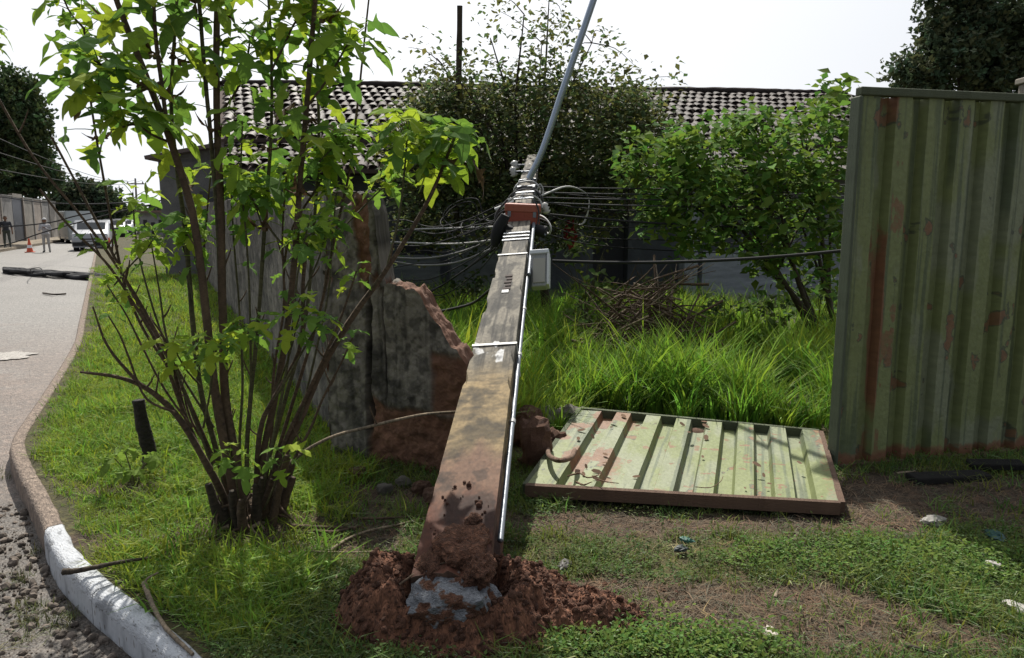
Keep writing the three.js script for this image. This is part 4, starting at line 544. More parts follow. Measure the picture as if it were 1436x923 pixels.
// ------------------------------------------------------------------ tall bush with lobed leaves by the kerb
{
  const B = G(352, 730), D0 = -B.z, bush = thing('bush', 'tall many-stemmed bush with big lobed leaves on the grass verge', 'bush', B);
  // stems traced in the photograph: pixels, base and top radius in mm, lean towards (-) or away (+) from the camera at the top
  const stems = [
    { p: [[338, 728], [318, 640], [300, 540], [290, 450], [270, 300], [240, 200], [202, 100], [165, 5], [140, -70], [120, -130]], r: [40, 34, 24, 14], d: -.15, leaf: [.72, 1, 10, .2], grn: 0 },
    { p: [[236, 190], [226, 115], [219, 60], [214, -10], [206, -90]], r: [17, 13], d: -.1, d0: -.1, leaf: [.35, 1, 9, .18] },
    { p: [[345, 728], [330, 640], [316, 560], [312, 430], [309, 279], [304, 164], [304, 20], [308, -90], [300, -160]], r: [40, 36, 30, 24, 17], d: .1, leaf: [.66, 1, 14, .19] },
    { p: [[312, 520], [306, 330], [296, 200], [286, 90], [279, 0], [270, -100]], r: [20, 17, 13], d: .05, d0: .05, leaf: [.45, 1, 11, .19], grn: 1 },
    { p: [[330, 725], [300, 620], [282, 550], [270, 450], [260, 325], [249, 245], [240, 150], [244, 60], [250, -30]], r: [24, 22, 18, 12], d: .3, leaf: [.55, 1, 12, .18], grn: 1 },
    { p: [[352, 728], [368, 640], [388, 545], [404, 450], [414, 350], [421, 250], [430, 150], [441, 10], [450, -110]], r: [30, 27, 23, 18], d: .12, leaf: [.6, 1, 16, .21] },
    { p: [[350, 728], [346, 640], [352, 550], [362, 450], [372, 300], [380, 190], [380, 60], [372, -60]], r: [22, 18, 15, 11], d: .35, leaf: [.5, 1, 14, .19], grn: 1 },
    { p: [[356, 728], [372, 660], [400, 560], [428, 450], [440, 320], [447, 200], [446, 60], [460, -60]], r: [22, 17, 14, 10], d: .45, leaf: [.5, 1, 14, .19], grn: 1 },
    { p: [[360, 728], [388, 655], [420, 590], [450, 520], [492, 448], [542, 378], [600, 282], [638, 192]], r: [34, 31, 26, 20, 12], d: .25, leaf: [.9, 1, 15, .2] },
    { p: [[358, 726], [392, 625], [424, 520], [450, 430], [470, 330], [490, 240], [500, 160], [507, 95], [516, 10], [524, -60]], r: [16, 13, 10, 7], d: .55, leaf: [.9, 1, 3, .1] },
    { p: [[330, 722], [310, 690], [285, 643], [244, 578], [199, 541], [160, 528], [112, 522]], r: [34, 30, 24, 17, 8], d: -.35, leaf: [.9, 1, 0, .1] },
    { p: [[199, 541], [180, 522], [150, 484], [130, 430]], r: [14, 12, 6], d: -.3, d0: -.25, leaf: [.9, 1, 0, .1] },
    { p: [[290, 655], [262, 590], [240, 510], [210, 450], [165, 375], [115, 305], [50, 225], [2, 146], [-30, 85], [-45, 40]], r: [20, 15, 11, 9, 7], d: -.2, leaf: [.9, 1, 9, .15] },
    { p: [[286, 645], [256, 575], [225, 492], [190, 430], [150, 370], [95, 315], [55, 265]], r: [18, 13, 10, 8], d: -.3, leaf: [.5, .8, 3, .09] },
    { p: [[300, 650], [280, 600], [240, 510], [200, 440], [165, 370], [120, 282], [72, 192]], r: [22, 17, 13, 11, 9], d: .1, leaf: [.9, 1, 0, .1] },
    { p: [[240, 520], [200, 460], [175, 400], [160, 330], [145, 250], [132, 175], [122, 100], [118, 40]], r: [14, 11, 9, 8], d: .2, d0: .05, leaf: [.6, 1, 12, .17] },
    { p: [[356, 720], [367, 594], [386, 556], [421, 487], [425, 396], [430, 340]], r: [24, 20, 17, 14], d: -.1, leaf: [.9, 1, 5, .12] },
    { p: [[362, 728], [396, 627], [425, 565], [455, 500], [480, 440], [500, 380]], r: [18, 16, 12, 8], d: .1, leaf: [.9, 1, 3, .1] },
    { p: [[372, 722], [393, 670], [412, 645], [460, 615], [520, 598], [590, 582], [648, 577]], r: [15, 14, 13, 11], d: .15, leaf: [.9, 1, 0, .1], dry: 1 },
    { p: [[404, 450], [398, 380], [410, 320], [440, 270], [470, 220], [498, 190]], r: [12, 10, 8], d: .4, d0: .15, leaf: [.55, 1, 14, .17] },
    { p: [[414, 360], [385, 330], [360, 290], [340, 262]], r: [10, 7], d: .1, d0: .1, leaf: [.6, 1, 8, .15], grn: 1 },
    { p: [[405, 450], [430, 400], [448, 360], [456, 328]], r: [8, 6], d: .1, d0: .1, leaf: [.6, 1, 5, .11], grn: 1 },
    { p: [[470, 330], [500, 300], [530, 270], [555, 250]], r: [8, 6], d: .5, d0: .35, leaf: [.6, 1, 6, .13], grn: 1 },
    { p: [[542, 378], [560, 300], [568, 230], [572, 178]], r: [10, 7], d: .3, d0: .2, leaf: [.65, 1, 13, .19], grn: 1 },
    { p: [[285, 600], [296, 540], [300, 500], [310, 480]], r: [9, 6], d: -.35, d0: -.1, leaf: [.5, 1, 9, .12], grn: 1 },
    { p: [[385, 560], [420, 500], [440, 465], [448, 450]], r: [9, 6], d: -.2, d0: -.05, leaf: [.5, 1, 7, .11], grn: 1 },
    { p: [[160, 400], [185, 370], [205, 350], [215, 335]], r: [7, 5], d: -.2, d0: -.1, leaf: [.4, 1, 6, .11], grn: 1 },
    { p: [[270, 420], [262, 370], [255, 330], [262, 315]], r: [7, 5], d: .2, d0: .1, leaf: [.5, 1, 6, .14], grn: 1 },
    { p: [[338, 715], [332, 680], [330, 655], [322, 640]], r: [8, 6], d: -.3, d0: -.1, leaf: [.5, 1, 4, .14], grn: 1 },
    { p: [[370, 715], [385, 680], [392, 655], [398, 640]], r: [8, 6], d: -.25, d0: -.1, leaf: [.5, 1, 3, .13], grn: 1 },
    { p: [[216, 130], [180, 110], [150, 95], [132, 85]], r: [10, 8], d: -.35, d0: -.1, leaf: [.5, 1, 5, .2] },
    { p: [[226, 115], [190, 130], [155, 135], [132, 128]], r: [12, 9], d: -.4, d0: -.1, leaf: [.4, 1, 7, .23] },
    { p: [[240, 200], [215, 190], [190, 175], [172, 178]], r: [10, 8], d: -.3, d0: -.05, leaf: [.4, 1, 7, .22] },
    { p: [[430, 150], [460, 110], [480, 75], [492, 55]], r: [10, 8], d: .1, d0: .05, leaf: [.3, 1, 9, .2] },
    { p: [[380, 100], [400, 60], [415, 30], [440, 10]], r: [10, 8], d: .2, d0: .1, leaf: [.3, 1, 9, .19] },
    { p: [[304, 164], [330, 130], [345, 90], [350, 60]], r: [10, 8], d: .2, d0: .1, leaf: [.3, 1, 9, .19] },
    { p: [[372, 330], [362, 300], [352, 272], [348, 255]], r: [8, 5], d: .2, d0: .2, leaf: [.3, 1, 9, .15], grn: 1 },
    { p: [[421, 260], [440, 235], [462, 212], [474, 200]], r: [8, 5], d: .2, d0: .1, leaf: [.3, 1, 9, .16], grn: 1 },
    { p: [[414, 350], [426, 335], [442, 325], [456, 320]], r: [7, 5], d: .0, d0: .08, leaf: [.3, 1, 7, .12], grn: 1 },
    { p: [[290, 450], [282, 400], [272, 350], [280, 325]], r: [7, 5], d: .1, d0: -.02, leaf: [.4, 1, 8, .13], grn: 1 },
    { p: [[312, 500], [330, 480], [345, 470], [352, 462]], r: [8, 5], d: -.2, d0: .0, leaf: [.3, 1, 8, .13], grn: 1 },
    { p: [[280, 540], [262, 520], [250, 500], [244, 488]], r: [8, 5], d: -.25, d0: .0, leaf: [.3, 1, 8, .12], grn: 1 },
    { p: [[388, 545], [405, 500], [418, 450], [428, 420]], r: [8, 5], d: -.3, d0: .0, leaf: [.4, 1, 7, .11], grn: 1 },
    { p: [[352, 550], [350, 420], [345, 330], [338, 250], [340, 170]], r: [10, 8, 6], d: .1, d0: .1, leaf: [.7, 1, 7, .15], grn: 1 },
    { p: [[300, 600], [240, 500], [205, 400], [190, 330], [186, 270]], r: [11, 8, 6], d: .2, d0: .05, leaf: [.7, 1, 6, .13], grn: 1 },
    { p: [[420, 590], [446, 480], [462, 400], [466, 330], [472, 270]], r: [10, 8, 6], d: .2, d0: .05, leaf: [.7, 1, 6, .13], grn: 1 },
    { p: [[322, 722], [292, 640], [262, 560], [235, 480], [222, 400], [210, 330]], r: [13, 10, 8, 5], d: -.1, leaf: [.8, 1, 3, .1], grn: 1 },
    { p: [[348, 724], [336, 640], [340, 540], [336, 440], [328, 340], [322, 240]], r: [15, 12, 9, 6], d: .3, leaf: [.7, 1, 5, .12], grn: 1 },
    { p: [[344, 724], [322, 620], [300, 520], [285, 400], [290, 300], [296, 240]], r: [14, 12, 9, 6], d: .25, leaf: [.7, 1, 5, .12] },
    { p: [[358, 724], [378, 640], [398, 540], [410, 460], [418, 380], [436, 300]], r: [14, 12, 9, 6], d: -.15, leaf: [.8, 1, 3, .1], grn: 1 },
    { p: [[362, 724], [380, 620], [384, 520], [398, 430], [396, 330], [402, 240]], r: [16, 13, 10, 7], d: .3, leaf: [.6, 1, 7, .13] },
    { p: [[332, 722], [305, 650], [268, 590], [250, 520], [228, 470], [196, 430], [175, 410]], r: [14, 11, 8, 5], d: .1, leaf: [.8, 1, 3, .09] },
    { p: [[366, 722], [404, 660], [436, 600], [452, 560], [478, 510], [496, 470]], r: [15, 12, 9, 6], d: -.1, leaf: [.8, 1, 2, .1], dry0: 1 },
    { p: [[270, 600], [232, 548], [196, 480], [176, 440], [150, 400]], r: [10, 8, 5], d: -.2, d0: -.1, leaf: [.8, 1, 2, .08] },
    { p: [[244, 578], [206, 560], [180, 500], [168, 470], [150, 440]], r: [10, 8, 5], d: -.4, d0: -.25, leaf: [.8, 1, 2, .08] },
    { p: [[118, 40], [100, 20], [92, 5], [85, -15]], r: [8, 6], d: .1, d0: .1, leaf: [.2, 1, 7, .15] },
  ];
  const leaves5 = [1, 2, 3, 4].map(k => lobedLeaf(5, k * 13, .5 + .12 * k, .35 + .22 * k)), leaves3 = [5, 6].map(k => lobedLeaf(3, k * 13, .4, .5 + .1 * (k - 5)));
  const leafGs = [...leaves5, ...leaves5, ...leaves3];
  const lm = [[.21, .32, .03], [.14, .25, .035], [.28, .36, .03], [.10, .20, .035]].map(c => leafMat(c.map(q => q * 1.2), .5, 1, { map: leafTex }));
  const rng = RNG(4), rest = [], rcol = []; let nl = 0; const deadM = leafMat([.10, .065, .035], .2);
  stems.forEach((s, si) => {
    const n = s.p.length, pts = s.p.map(([x, y], i) => at(x, y, D0 + lerp(s.d0 ?? 0, s.d, i / (n - 1))));
    if (s.p[0][1] > 715) { pts[0].y = Math.min(pts[0].y, .0) - .03; }
    if (s.dry) { pts[n - 1].copy(at(648, 577, 4.15)); pts[n - 2].copy(at(590, 582, 4.0)); pts[n - 3].copy(at(520, 598, 3.9)); }
    const g = limb(pts, s.r.map(q => q / 1000 * .64), Math.max(10, n * 4), 8, .09, si + 1);
    part(bush, 'stem', rel(g, B), s.dry ? M.dryWood : s.grn ? M.greenBark : M.bark);
    const c = new THREE.CatmullRomCurve3(pts, false, 'centripetal'), [t0, t1, cnt, size] = s.leaf; let az = rng() * 6;
    for (let k = 0; k < cnt * 2.1; k++) {
      const f = (k + .5) / (cnt * 2.1), t = lerp(t0, t1, Math.pow(f, .7)), p = c.getPoint(Math.min(1, t)); az += 2.4 + (rng() - .5) * .5; const el = lerp(.05, .85, f) + (rng() - .5) * .5;
      const dir = V(Math.cos(az) * Math.cos(el), Math.sin(el), Math.sin(az) * Math.cos(el)), sz = size * (.42 + .5 * rng());
      const gi = (rng() * leafGs.length) | 0, mi = (rng() * 4) | 0, m = leafMatrix(p, dir, sz, (rng() - .5) * .9); _m.makeTranslation(-B.x, -B.y, -B.z); m.premultiply(_m);
      if (nl < 300) { const l = part(bush, 'leaf', leafGs[gi], rng() < .03 ? deadM : lm[mi]); m.decompose(l.position, l.quaternion, l.scale); nl++; } else { rest.push(m); rcol.push(lm[mi].color); }
    }
    // stubs and short side twigs
    for (let k = 0; k < 3; k++) { if (n < 6) break; const t = .15 + .6 * rng(), p = c.getPoint(t), a = rng() * 6.28, q = p.clone().add(V(Math.cos(a) * .05, .03 + .1 * rng(), Math.sin(a) * .05)); part(bush, 'twig', rel(limb([p, p.clone().lerp(q, .5).add(V(0, -.01, 0)), q], [.006, .003], 3, 4), B), M.bark); }
  });
  if (rest.length) instanced(bush, 'more_leaves', leafGs[1], leafMat([1, 1, 1], .5), rest, rcol);
  // hanging dry leaves
  const dl = lobedLeaf(5, 99, .2, 1.5); for (let k = 0; k < 26; k++) { const s = stems[[0, 1, 2, 4, 5, 6, 15][k % 7]], i = Math.max(1, s.p.length - 2 - ((rng() * 3) | 0)), p = at(s.p[i][0] + (rng() - .5) * 20, s.p[i][1] + 10, D0 + .05); const m = leafMatrix(p.sub(B), V(rng() - .5, -1.2, rng() - .5), .08 + .05 * rng(), rng() * 3); const l = part(bush, 'dry_leaf', dl, deadM); m.decompose(l.position, l.quaternion, l.scale); l.scale.x *= .45; }
  // stool of old wood and roots at the foot
  { const g = new THREE.IcosahedronGeometry(1, 5), P = g.attributes.position; for (let i = 0; i < P.count; i++) { const x = P.getX(i), y = P.getY(i), z = P.getZ(i), k = 1 + .7 * (fbm(x * 3 + 9, y * 1.2, z * 3, 4) - .5) + .2 * (fbm(x * 6, y * 6, z * 6, 3) - .5); P.setXYZ(i, x * .10 * k, y * .12 * k + .02, z * .09 * k); } g.computeVertexNormals(); part(bush, 'root_stool', g, M.bark); }
  for (let k = 0; k < 26; k++) { const a = rng() * 6.28, r0 = .1 + .08 * rng(), r1 = .14 + .14 * rng(), h = .02 + .2 * rng() * rng(); part(bush, 'root', limb([V(Math.cos(a) * r0, h, Math.sin(a) * r0), V(Math.cos(a + .2) * (r0 + r1) / 2, h * .6 + .05 * rng(), Math.sin(a + .2) * (r0 + r1) / 2), V(Math.cos(a) * r1, -.01, Math.sin(a) * r1)], [.007 + .008 * rng(), .003], 6, 5, .2, k), k % 3 ? M.bark : M.dryWood); }
  for (let k = 0; k < 22; k++) { const a = rng() * 6.28, r0 = .05 + .1 * rng(), h = .12 + .38 * rng() * rng(), o = V(Math.cos(a) * r0, -.03, Math.sin(a) * r0), e = V(Math.cos(a) * (r0 + h * .35), h, Math.sin(a) * (r0 + h * .35)); part(bush, 'cut_stem', limb([o, o.clone().lerp(e, .5).add(V((rng() - .5) * .03, 0, (rng() - .5) * .03)), e], [.02 + .018 * rng(), .012 + .012 * rng()], 6, 7, .15, k), k % 4 ? M.bark : M.darkBark); }
  console.log('bush leaves', nl, rest.length);
}
{ // charred stake in the lawn and a seedling beside it
  const p = G(213, 662); const s = thing('wooden_stake', 'short blackened wooden stake standing in the bright lawn', 'stake', p); part(s, 'shaft', limb([V(0, -.05, 0), V(-.01, .15, 0), V(-.035, .3, 0), V(-.045, .47, .01)], [.048, .044, .042, .036], 14, 9, .1, 3), mat([.035, .03, .028], .9, { map: rep(barkTex, 5, 3), bumpMap: rep(barkBump, 5, 3), bumpScale: .008 }));
  const q = G(190, 690); const sd = thing('seedling', 'pale green broad-leaved seedling in front of the stake', 'seedling', q); const lf = [lobedLeaf(3, 41, .35, .9), lobedLeaf(5, 42, .3, .8)], lmm = leafMat([.2, .31, .05], .5, 1, { map: leafTex }), r = RNG(3);
  for (let k = 0; k < 5; k++) { const a = k * 1.3, h = .14 + .1 * r(), e = V(Math.cos(a) * .1, h, Math.sin(a) * .08); part(sd, 'stem', limb([V(0, 0, 0), e.clone().multiplyScalar(.5).add(V(0, .03, 0)), e], [.005, .003], 5, 4), M.greenBark); for (let i = 0; i < 3; i++) { const l = part(sd, 'leaf', lf[(k + i) % 2], lmm); leafMatrix(e, V(Math.cos(a + i - 1), .3, Math.sin(a + i - 1)), .075 + .045 * r(), (r() - .5)).decompose(l.position, l.quaternion, l.scale); } }
}
// ------------------------------------------------------------------ trees and shrubs
function crown(parent, B, blobs, leafGeo, m, base, seed, { clump = .3, per = 8, size = .1, vary = .5, single = 0, singleGeo, limbFrom, limbR = .02, bark = M.bark } = {}) {
  const r = RNG(seed), mats = [], cols = []; let singles = 0;
  for (const b of blobs) {
    const nC = b.n; for (let k = 0; k < nC; k++) {
      const d = V(r() - .5, r() - .5, r() - .5); if (d.lengthSq() > .25 || d.lengthSq() < .002) { k--; continue; } d.multiplyScalar(2); const sh_ = Math.pow(d.length(), b.shell ?? .4); d.normalize().multiplyScalar(sh_);
      const c = V(b.c.x + d.x * b.r.x, b.c.y + d.y * b.r.y, b.c.z + d.z * b.r.z);
      if (fbm(c.x / b.r.x * 2.2 + seed, c.y / b.r.y * 2.2, c.z / b.r.z * 2.2, 2) < (b.gap ?? .36)) continue;
      if (limbFrom && r() < (b.twigs ?? .22)) { const a = limbFrom(c, r); part(parent, 'branch', rel(limb([a, a.clone().lerp(c, .5).add(V((r() - .5) * .1, .08, (r() - .5) * .1)), c], [limbR, limbR * .3], 6, 5, .1, k), B), bark); }
      for (let i = 0; i < per; i++) {
        const o = V(r() - .5, r() - .5, r() - .5).multiplyScalar(2 * clump), p = c.clone().add(o).sub(B); const az = r() * 6.28, el = (r() - .55) * 1.6; const mx = leafMatrix(p, V(Math.cos(az) * Math.cos(el), Math.sin(el), Math.sin(az) * Math.cos(el)), size * (.6 + .8 * r()), (r() - .5) * 1.6); const col = greens(r, base, vary);
        mats.push(mx); cols.push(col);
      }
    }
  }
  // the leaves nearest the camera as single leaves
  if (single) { const order = mats.map((q, i) => [-(q.elements[14]) , i]).sort((a, b) => a[0] - b[0]).slice(0, single * 3).filter((_, i) => i % 3 === 0).map(q => q[1]), set = new Set(order); const ms = [0, 1, 2].map(i => { const mm = m.clone(); mm.color = greens(r, base, vary * .8); return mm; }); order.forEach((i, k) => { const l = part(parent, 'leaf', singleGeo || leafGeo, ms[k % 3]); mats[i].decompose(l.position, l.quaternion, l.scale); }); const a = [], b = []; mats.forEach((q, i) => { if (!set.has(i)) { a.push(q); b.push(cols[i]); } }); instanced(parent, 'crown', leafGeo, m, a, b); }
  else instanced(parent, 'crown', leafGeo, m, mats, cols);
  return mats.length;
}
const whiteLeaf = (tr = .4) => leafMat([1, 1, 1], tr);
{ // airy dark tree behind the pole
  const B = V(.55, 0, -11.6), t = thing('yard_tree', 'airy dark small-leaved tree in front of the house, behind the pole head', 'tree', B);
  const D = 11.4, bl = (px, py, rx, ry, n, o = {}) => ({ c: at(px, py, D + (o.dd || 0)), r: V(rx / FPX * D, ry / FPX * D, (o.rz ?? 1.0)), n, ...o });
  const fork = at(735, 330, 11.5), trunk = [B, V(.5, .5, -11.6), fork]; part(t, 'trunk', rel(limb(trunk, [.09, .07, .055], 10, 8, .1, 2), B), M.darkBark);
  const tips = [[600, 180], [575, 240], [650, 120], [690, 60], [735, 20], [760, 60], [830, 60], [880, 130], [900, 200], [860, 230], [640, 250], [700, 160], [790, 150], [840, 170], [620, 90], [770, 0], [590, 310], [880, 300]];
  const r = RNG(6), ends = []; tips.forEach(([x, y], i) => { const e = at(x, y, D + (r() - .5) * 1.4), mid = fork.clone().lerp(e, .5).add(V((r() - .5) * .3, .15, (r() - .5) * .3)); ends.push(fork.clone().lerp(mid, .5), mid, mid.clone().lerp(e, .5), e); part(t, 'limb', rel(limb([fork, mid, e], [.035, .022, .008], 12, 6, .1, i), B), M.darkBark); });
  const near = (c, rr) => { let b = ends[0], bd = 1e9; for (const e of ends) { const d = e.distanceToSquared(c); if (d < bd) { bd = d; b = e; } } return b.clone(); };
  const n = crown(t, B, [bl(735, 205, 185, 92, 760, { shell: .6, gap: .3 }), bl(640, 215, 105, 88, 290, { gap: .3 }), bl(845, 200, 100, 78, 320, { gap: .3 }), bl(720, 290, 170, 60, 280), bl(700, 130, 120, 60, 75, { gap: .45 }), bl(840, 115, 70, 50, 42, { gap: .45 }), bl(640, 120, 55, 40, 28, { gap: .45 }), bl(720, 50, 70, 50, 22, { gap: .45 }), bl(800, 60, 60, 50, 20, { gap: .45 }), bl(590, 100, 50, 50, 12, { gap: .45 }), bl(900, 110, 50, 40, 10, { gap: .45 }), bl(590, 300, 60, 60, 50), bl(780, 20, 40, 30, 8)], ovalLeaf(1), whiteLeaf(.5), [.10, .125, .04], 21, { clump: .22, per: 15, size: .092, vary: .7, limbFrom: near, limbR: .009, bark: M.darkBark });
  part(t, 'dead_stem', rel(limb([at(640, 330, 11.3), at(641, 180, 11.2), at(644, 80, 11.1), at(645, 8, 11)], [.05, .045, .04], 12, 7, .08, 4), B), M.darkBark);
  console.log('yard tree', n);
}
{ // leafy green shrub in front of the house
  const B = V(3.35, 0, -8.9), t = thing('leafy_shrub', 'bright green broad-leaved shrub beside the upright fence panel', 'shrub', B);
  const D = 8.8, bl = (px, py, rx, ry, n, o = {}) => ({ c: at(px, py, D + (o.dd || 0)), r: V(rx / FPX * D, ry / FPX * D, o.rz ?? .8), n, ...o }); const r = RNG(16), ends = [];
  [[1090, 460, 1060, 330], [1105, 465, 1095, 300], [1115, 462, 1140, 310], [1125, 468, 1165, 330], [1098, 458, 1000, 270], [1110, 466, 1060, 240], [1120, 464, 1130, 200]].forEach(([x0, y0, x1, y1], i) => { const a = G(x0, y0 + 2), e = at(x1, y1, D + (r() - .5) * .8); a.z = B.z + (r() - .5) * .5; a.y = 0; const mid = a.clone().lerp(e, .5).add(V((r() - .5) * .12, 0, 0)); part(t, 'stem', rel(limb([a, mid, e], [.035, .028, .014], 10, 7, .1, i), B), M.darkBark); ends.push(mid, mid.clone().lerp(e, .5), e); });
  [[900, 240], [940, 200], [1000, 190], [1060, 180], [1120, 175], [1165, 140], [1170, 240], [960, 280], [1020, 300], [1150, 300]].forEach(([x, y], i) => { const e = at(x, y, D + (r() - .5)), s = ends[(i * 2) % ends.length]; part(t, 'branch', rel(limb([s, s.clone().lerp(e, .5).add(V(0, .1, 0)), e], [.016, .007], 8, 5, .1, i), B), M.darkBark); ends.push(e); });
  const near = (c) => { let b = ends[0], bd = 1e9; for (const e of ends) { const d = e.distanceToSquared(c); if (d < bd) { bd = d; b = e; } } return b.clone(); };
  const n = crown(t, B, [bl(930, 235, 55, 45, 42), bl(1000, 215, 60, 45, 50), bl(1080, 205, 60, 45, 50), bl(1145, 200, 45, 50, 36), bl(1170, 145, 26, 30, 12), bl(1000, 280, 95, 50, 60), bl(1090, 280, 85, 55, 60), bl(1150, 300, 40, 70, 34), bl(1030, 340, 80, 30, 26), bl(960, 310, 50, 35, 22), bl(1120, 370, 60, 40, 20)], ovalLeaf(1), whiteLeaf(.42, .5), [.12, .21, .032], 33, { clump: .17, per: 15, size: .125, vary: .65, single: 300, limbFrom: near, limbR: .006, bark: M.greenBark });
  console.log('shrub', n);
}
// weedy bushes among the tall grass
function weed(px, py, D, w, h, n, label, base, size, seed) { const B = at(px, py, D); B.y = 0; const t = thing('weed_bush', label, 'weed', B); const r = RNG(seed); for (let k = 0; k < 9; k++) { const a = r() * 6.28, e = V(Math.cos(a) * w * .8, h * (1 + r() * .8), Math.sin(a) * w * .8); part(t, 'stem', limb([V(0, 0, 0), V(e.x * .3, e.y * .6, e.z * .3), e], [.009, .004], 6, 5), M.greenBark); } crown(t, B, [{ c: B.clone().add(V(0, h, 0)), r: V(w, h * .8, w), n, gap: .3 }], ovalLeaf(1), whiteLeaf(.45, .6), base, seed, { clump: .11, per: 7, size, vary: .6 }); }
weed(840, 432, 8.6, .35, .5, 26, 'weed with round yellow-green leaves beside the brush pile', [.12, .17, .03], .1, 51);
weed(820, 400, 9.2, .3, .75, 22, 'tall weed climbing behind the thick black cable', [.10, .15, .03], .11, 52);
weed(915, 402, 9.0, .25, .55, 14, 'small bright weed growing out of the brush pile', [.15, .2, .03], .12, 53);
weed(1150, 430, 9.5, .5, .45, 30, 'low dull green weed at the foot of the shrub', [.07, .12, .03], .12, 54);
weed(1040, 425, 9.4, .6, .35, 30, 'low leafy weed between the brush pile and the shrub stems', [.075, .12, .03], .12, 55);
weed(640, 400, 10.8, .5, .5, 30, 'dark climbing weed against the veranda half wall', [.05, .08, .02], .1, 56);
{ // pile of dry brush
  const B = V(at(905, 446, 7.7).x, 0, -7.7); const t = thing('brush_pile', 'heap of dry grey twigs and cut branches in the yard', 'brush', B), r = RNG(23);
  for (let k = 0; k < 240; k++) { const a = r() * 6.28, l = .2 + .42 * r(), u = r(), c = V((r() - .5) * 1.3 * (1.15 - .6 * u), .08 + .85 * u * u, (r() - .5) * .9 * (1.1 - .6 * u)), d = V(Math.cos(a), (r() - .4) * 1.5, Math.sin(a) * .6).multiplyScalar(l); const p0 = c.clone().sub(d), p1 = c.clone().add(d); p0.y = Math.max(.01, p0.y); p1.y = Math.max(.01, p1.y); part(t, 'twig', limb([p0, c.clone().add(V(0, .06 * r(), 0)), p1], [.006 + .012 * r(), .003], 6, 5, .15, k), k % 4 ? M.bark : M.dryWood); }
}
function bigTree(name, label, px, D, hTrunk, blobs, base, seed, o = {}) {
  const b0 = at(px, 305, D), B = V(b0.x, 0, b0.z), t = thing(name, label, 'tree', B), r = RNG(seed); const top = V(B.x, hTrunk, B.z); part(t, 'trunk', rel(limb([B.clone().setY(-.1), V(B.x + .1, hTrunk * .5, B.z), top], [o.tr ?? .3, (o.tr ?? .3) * .8, (o.tr ?? .3) * .65], 8, 9, .08, seed), B), M.darkBark);
  const bl = blobs.map(([x, y, rx, ry, n, gap, dd]) => ({ c: at(x, y, D + (dd || 0)), r: V(rx / FPX * D, ry / FPX * D, Math.max(rx, ry) / FPX * D * .9), n, gap, shell: .35, twigs: 0 }));
  bl.forEach((b, i) => part(t, 'limb', rel(limb([top, top.clone().lerp(b.c, .5).add(V(r() - .5, .3, r() - .5)), b.c], [(o.tr ?? .3) * .5, (o.tr ?? .3) * .14], 8, 6, .1, i), B), M.darkBark));
  return crown(t, B, bl, ovalLeaf(7, seed), whiteLeaf(.3, .6), base, seed, { clump: o.clump ?? .5, per: 9, size: o.size ?? .4, vary: .6 });
}
bigTree('shade_tree', 'large dark tree rising behind the upright green fence panel', 1400, 24, 3.2, [[1345, 95, 70, 38, 150, .46], [1405, 50, 60, 42, 130, .46], [1345, 35, 44, 30, 70, .46], [1285, 110, 36, 22, 50, .44], [1430, 10, 70, 36, 110, .46], [1440, 110, 70, 36, 110, .44], [1340, -20, 45, 30, 50, .44], [1480, 60, 80, 60, 140, .42]], [.07, .095, .045], 61, { size: .27, clump: .38, tr: .35 });
bigTree('street_tree', 'dark dense tree overhanging the wall across the street', -30, 46, 3.6, [[-10, 160, 60, 48, 230, .36], [25, 195, 34, 38, 140, .36], [-40, 130, 70, 40, 100, .36], [10, 130, 30, 24, 60, .4], [-50, 210, 60, 40, 90, .34]], [.055, .085, .03], 62, { size: .42, clump: .65, tr: .35 });
bigTree('wall_tree', 'smaller dull green tree standing behind the wall across the street', 50, 62, 2.8, [[45, 250, 30, 20, 60, .34], [62, 240, 16, 18, 22, .4], [25, 262, 22, 14, 30, .34]], [.055, .085, .035], 63, { size: .6, clump: .7, tr: .25 });
bigTree('dome_tree', 'round dome-crowned tree at the far end of the street', 118, 78, 2.6, [[118, 285, 38, 24, 110, .34], [100, 292, 22, 16, 40, .34], [140, 290, 24, 18, 46, .34], [120, 272, 24, 12, 40, .36]], [.05, .07, .035], 64, { size: .7, clump: .8, tr: .4 });
bigTree('far_tree', 'low hazy tree closing the view beyond the parked cars', 176, 130, 2.2, [[178, 306, 18, 8, 40, .34], [160, 308, 14, 7, 26, .34], [205, 305, 16, 9, 30, .34], [240, 303, 25, 12, 40, .34]], [.05, .07, .04], 65, { size: 1, clump: 1.2, tr: .3 });
bigTree('far_tree', 'hazy tree behind the row of walls at the end of the street', 100, 120, 2.4, [[90, 305, 22, 10, 40, .34], [70, 300, 18, 12, 30, .34], [115, 308, 20, 8, 30, .34]], [.05, .07, .04], 66, { size: 1, clump: 1.2, tr: .3 });
console.log('trees done');
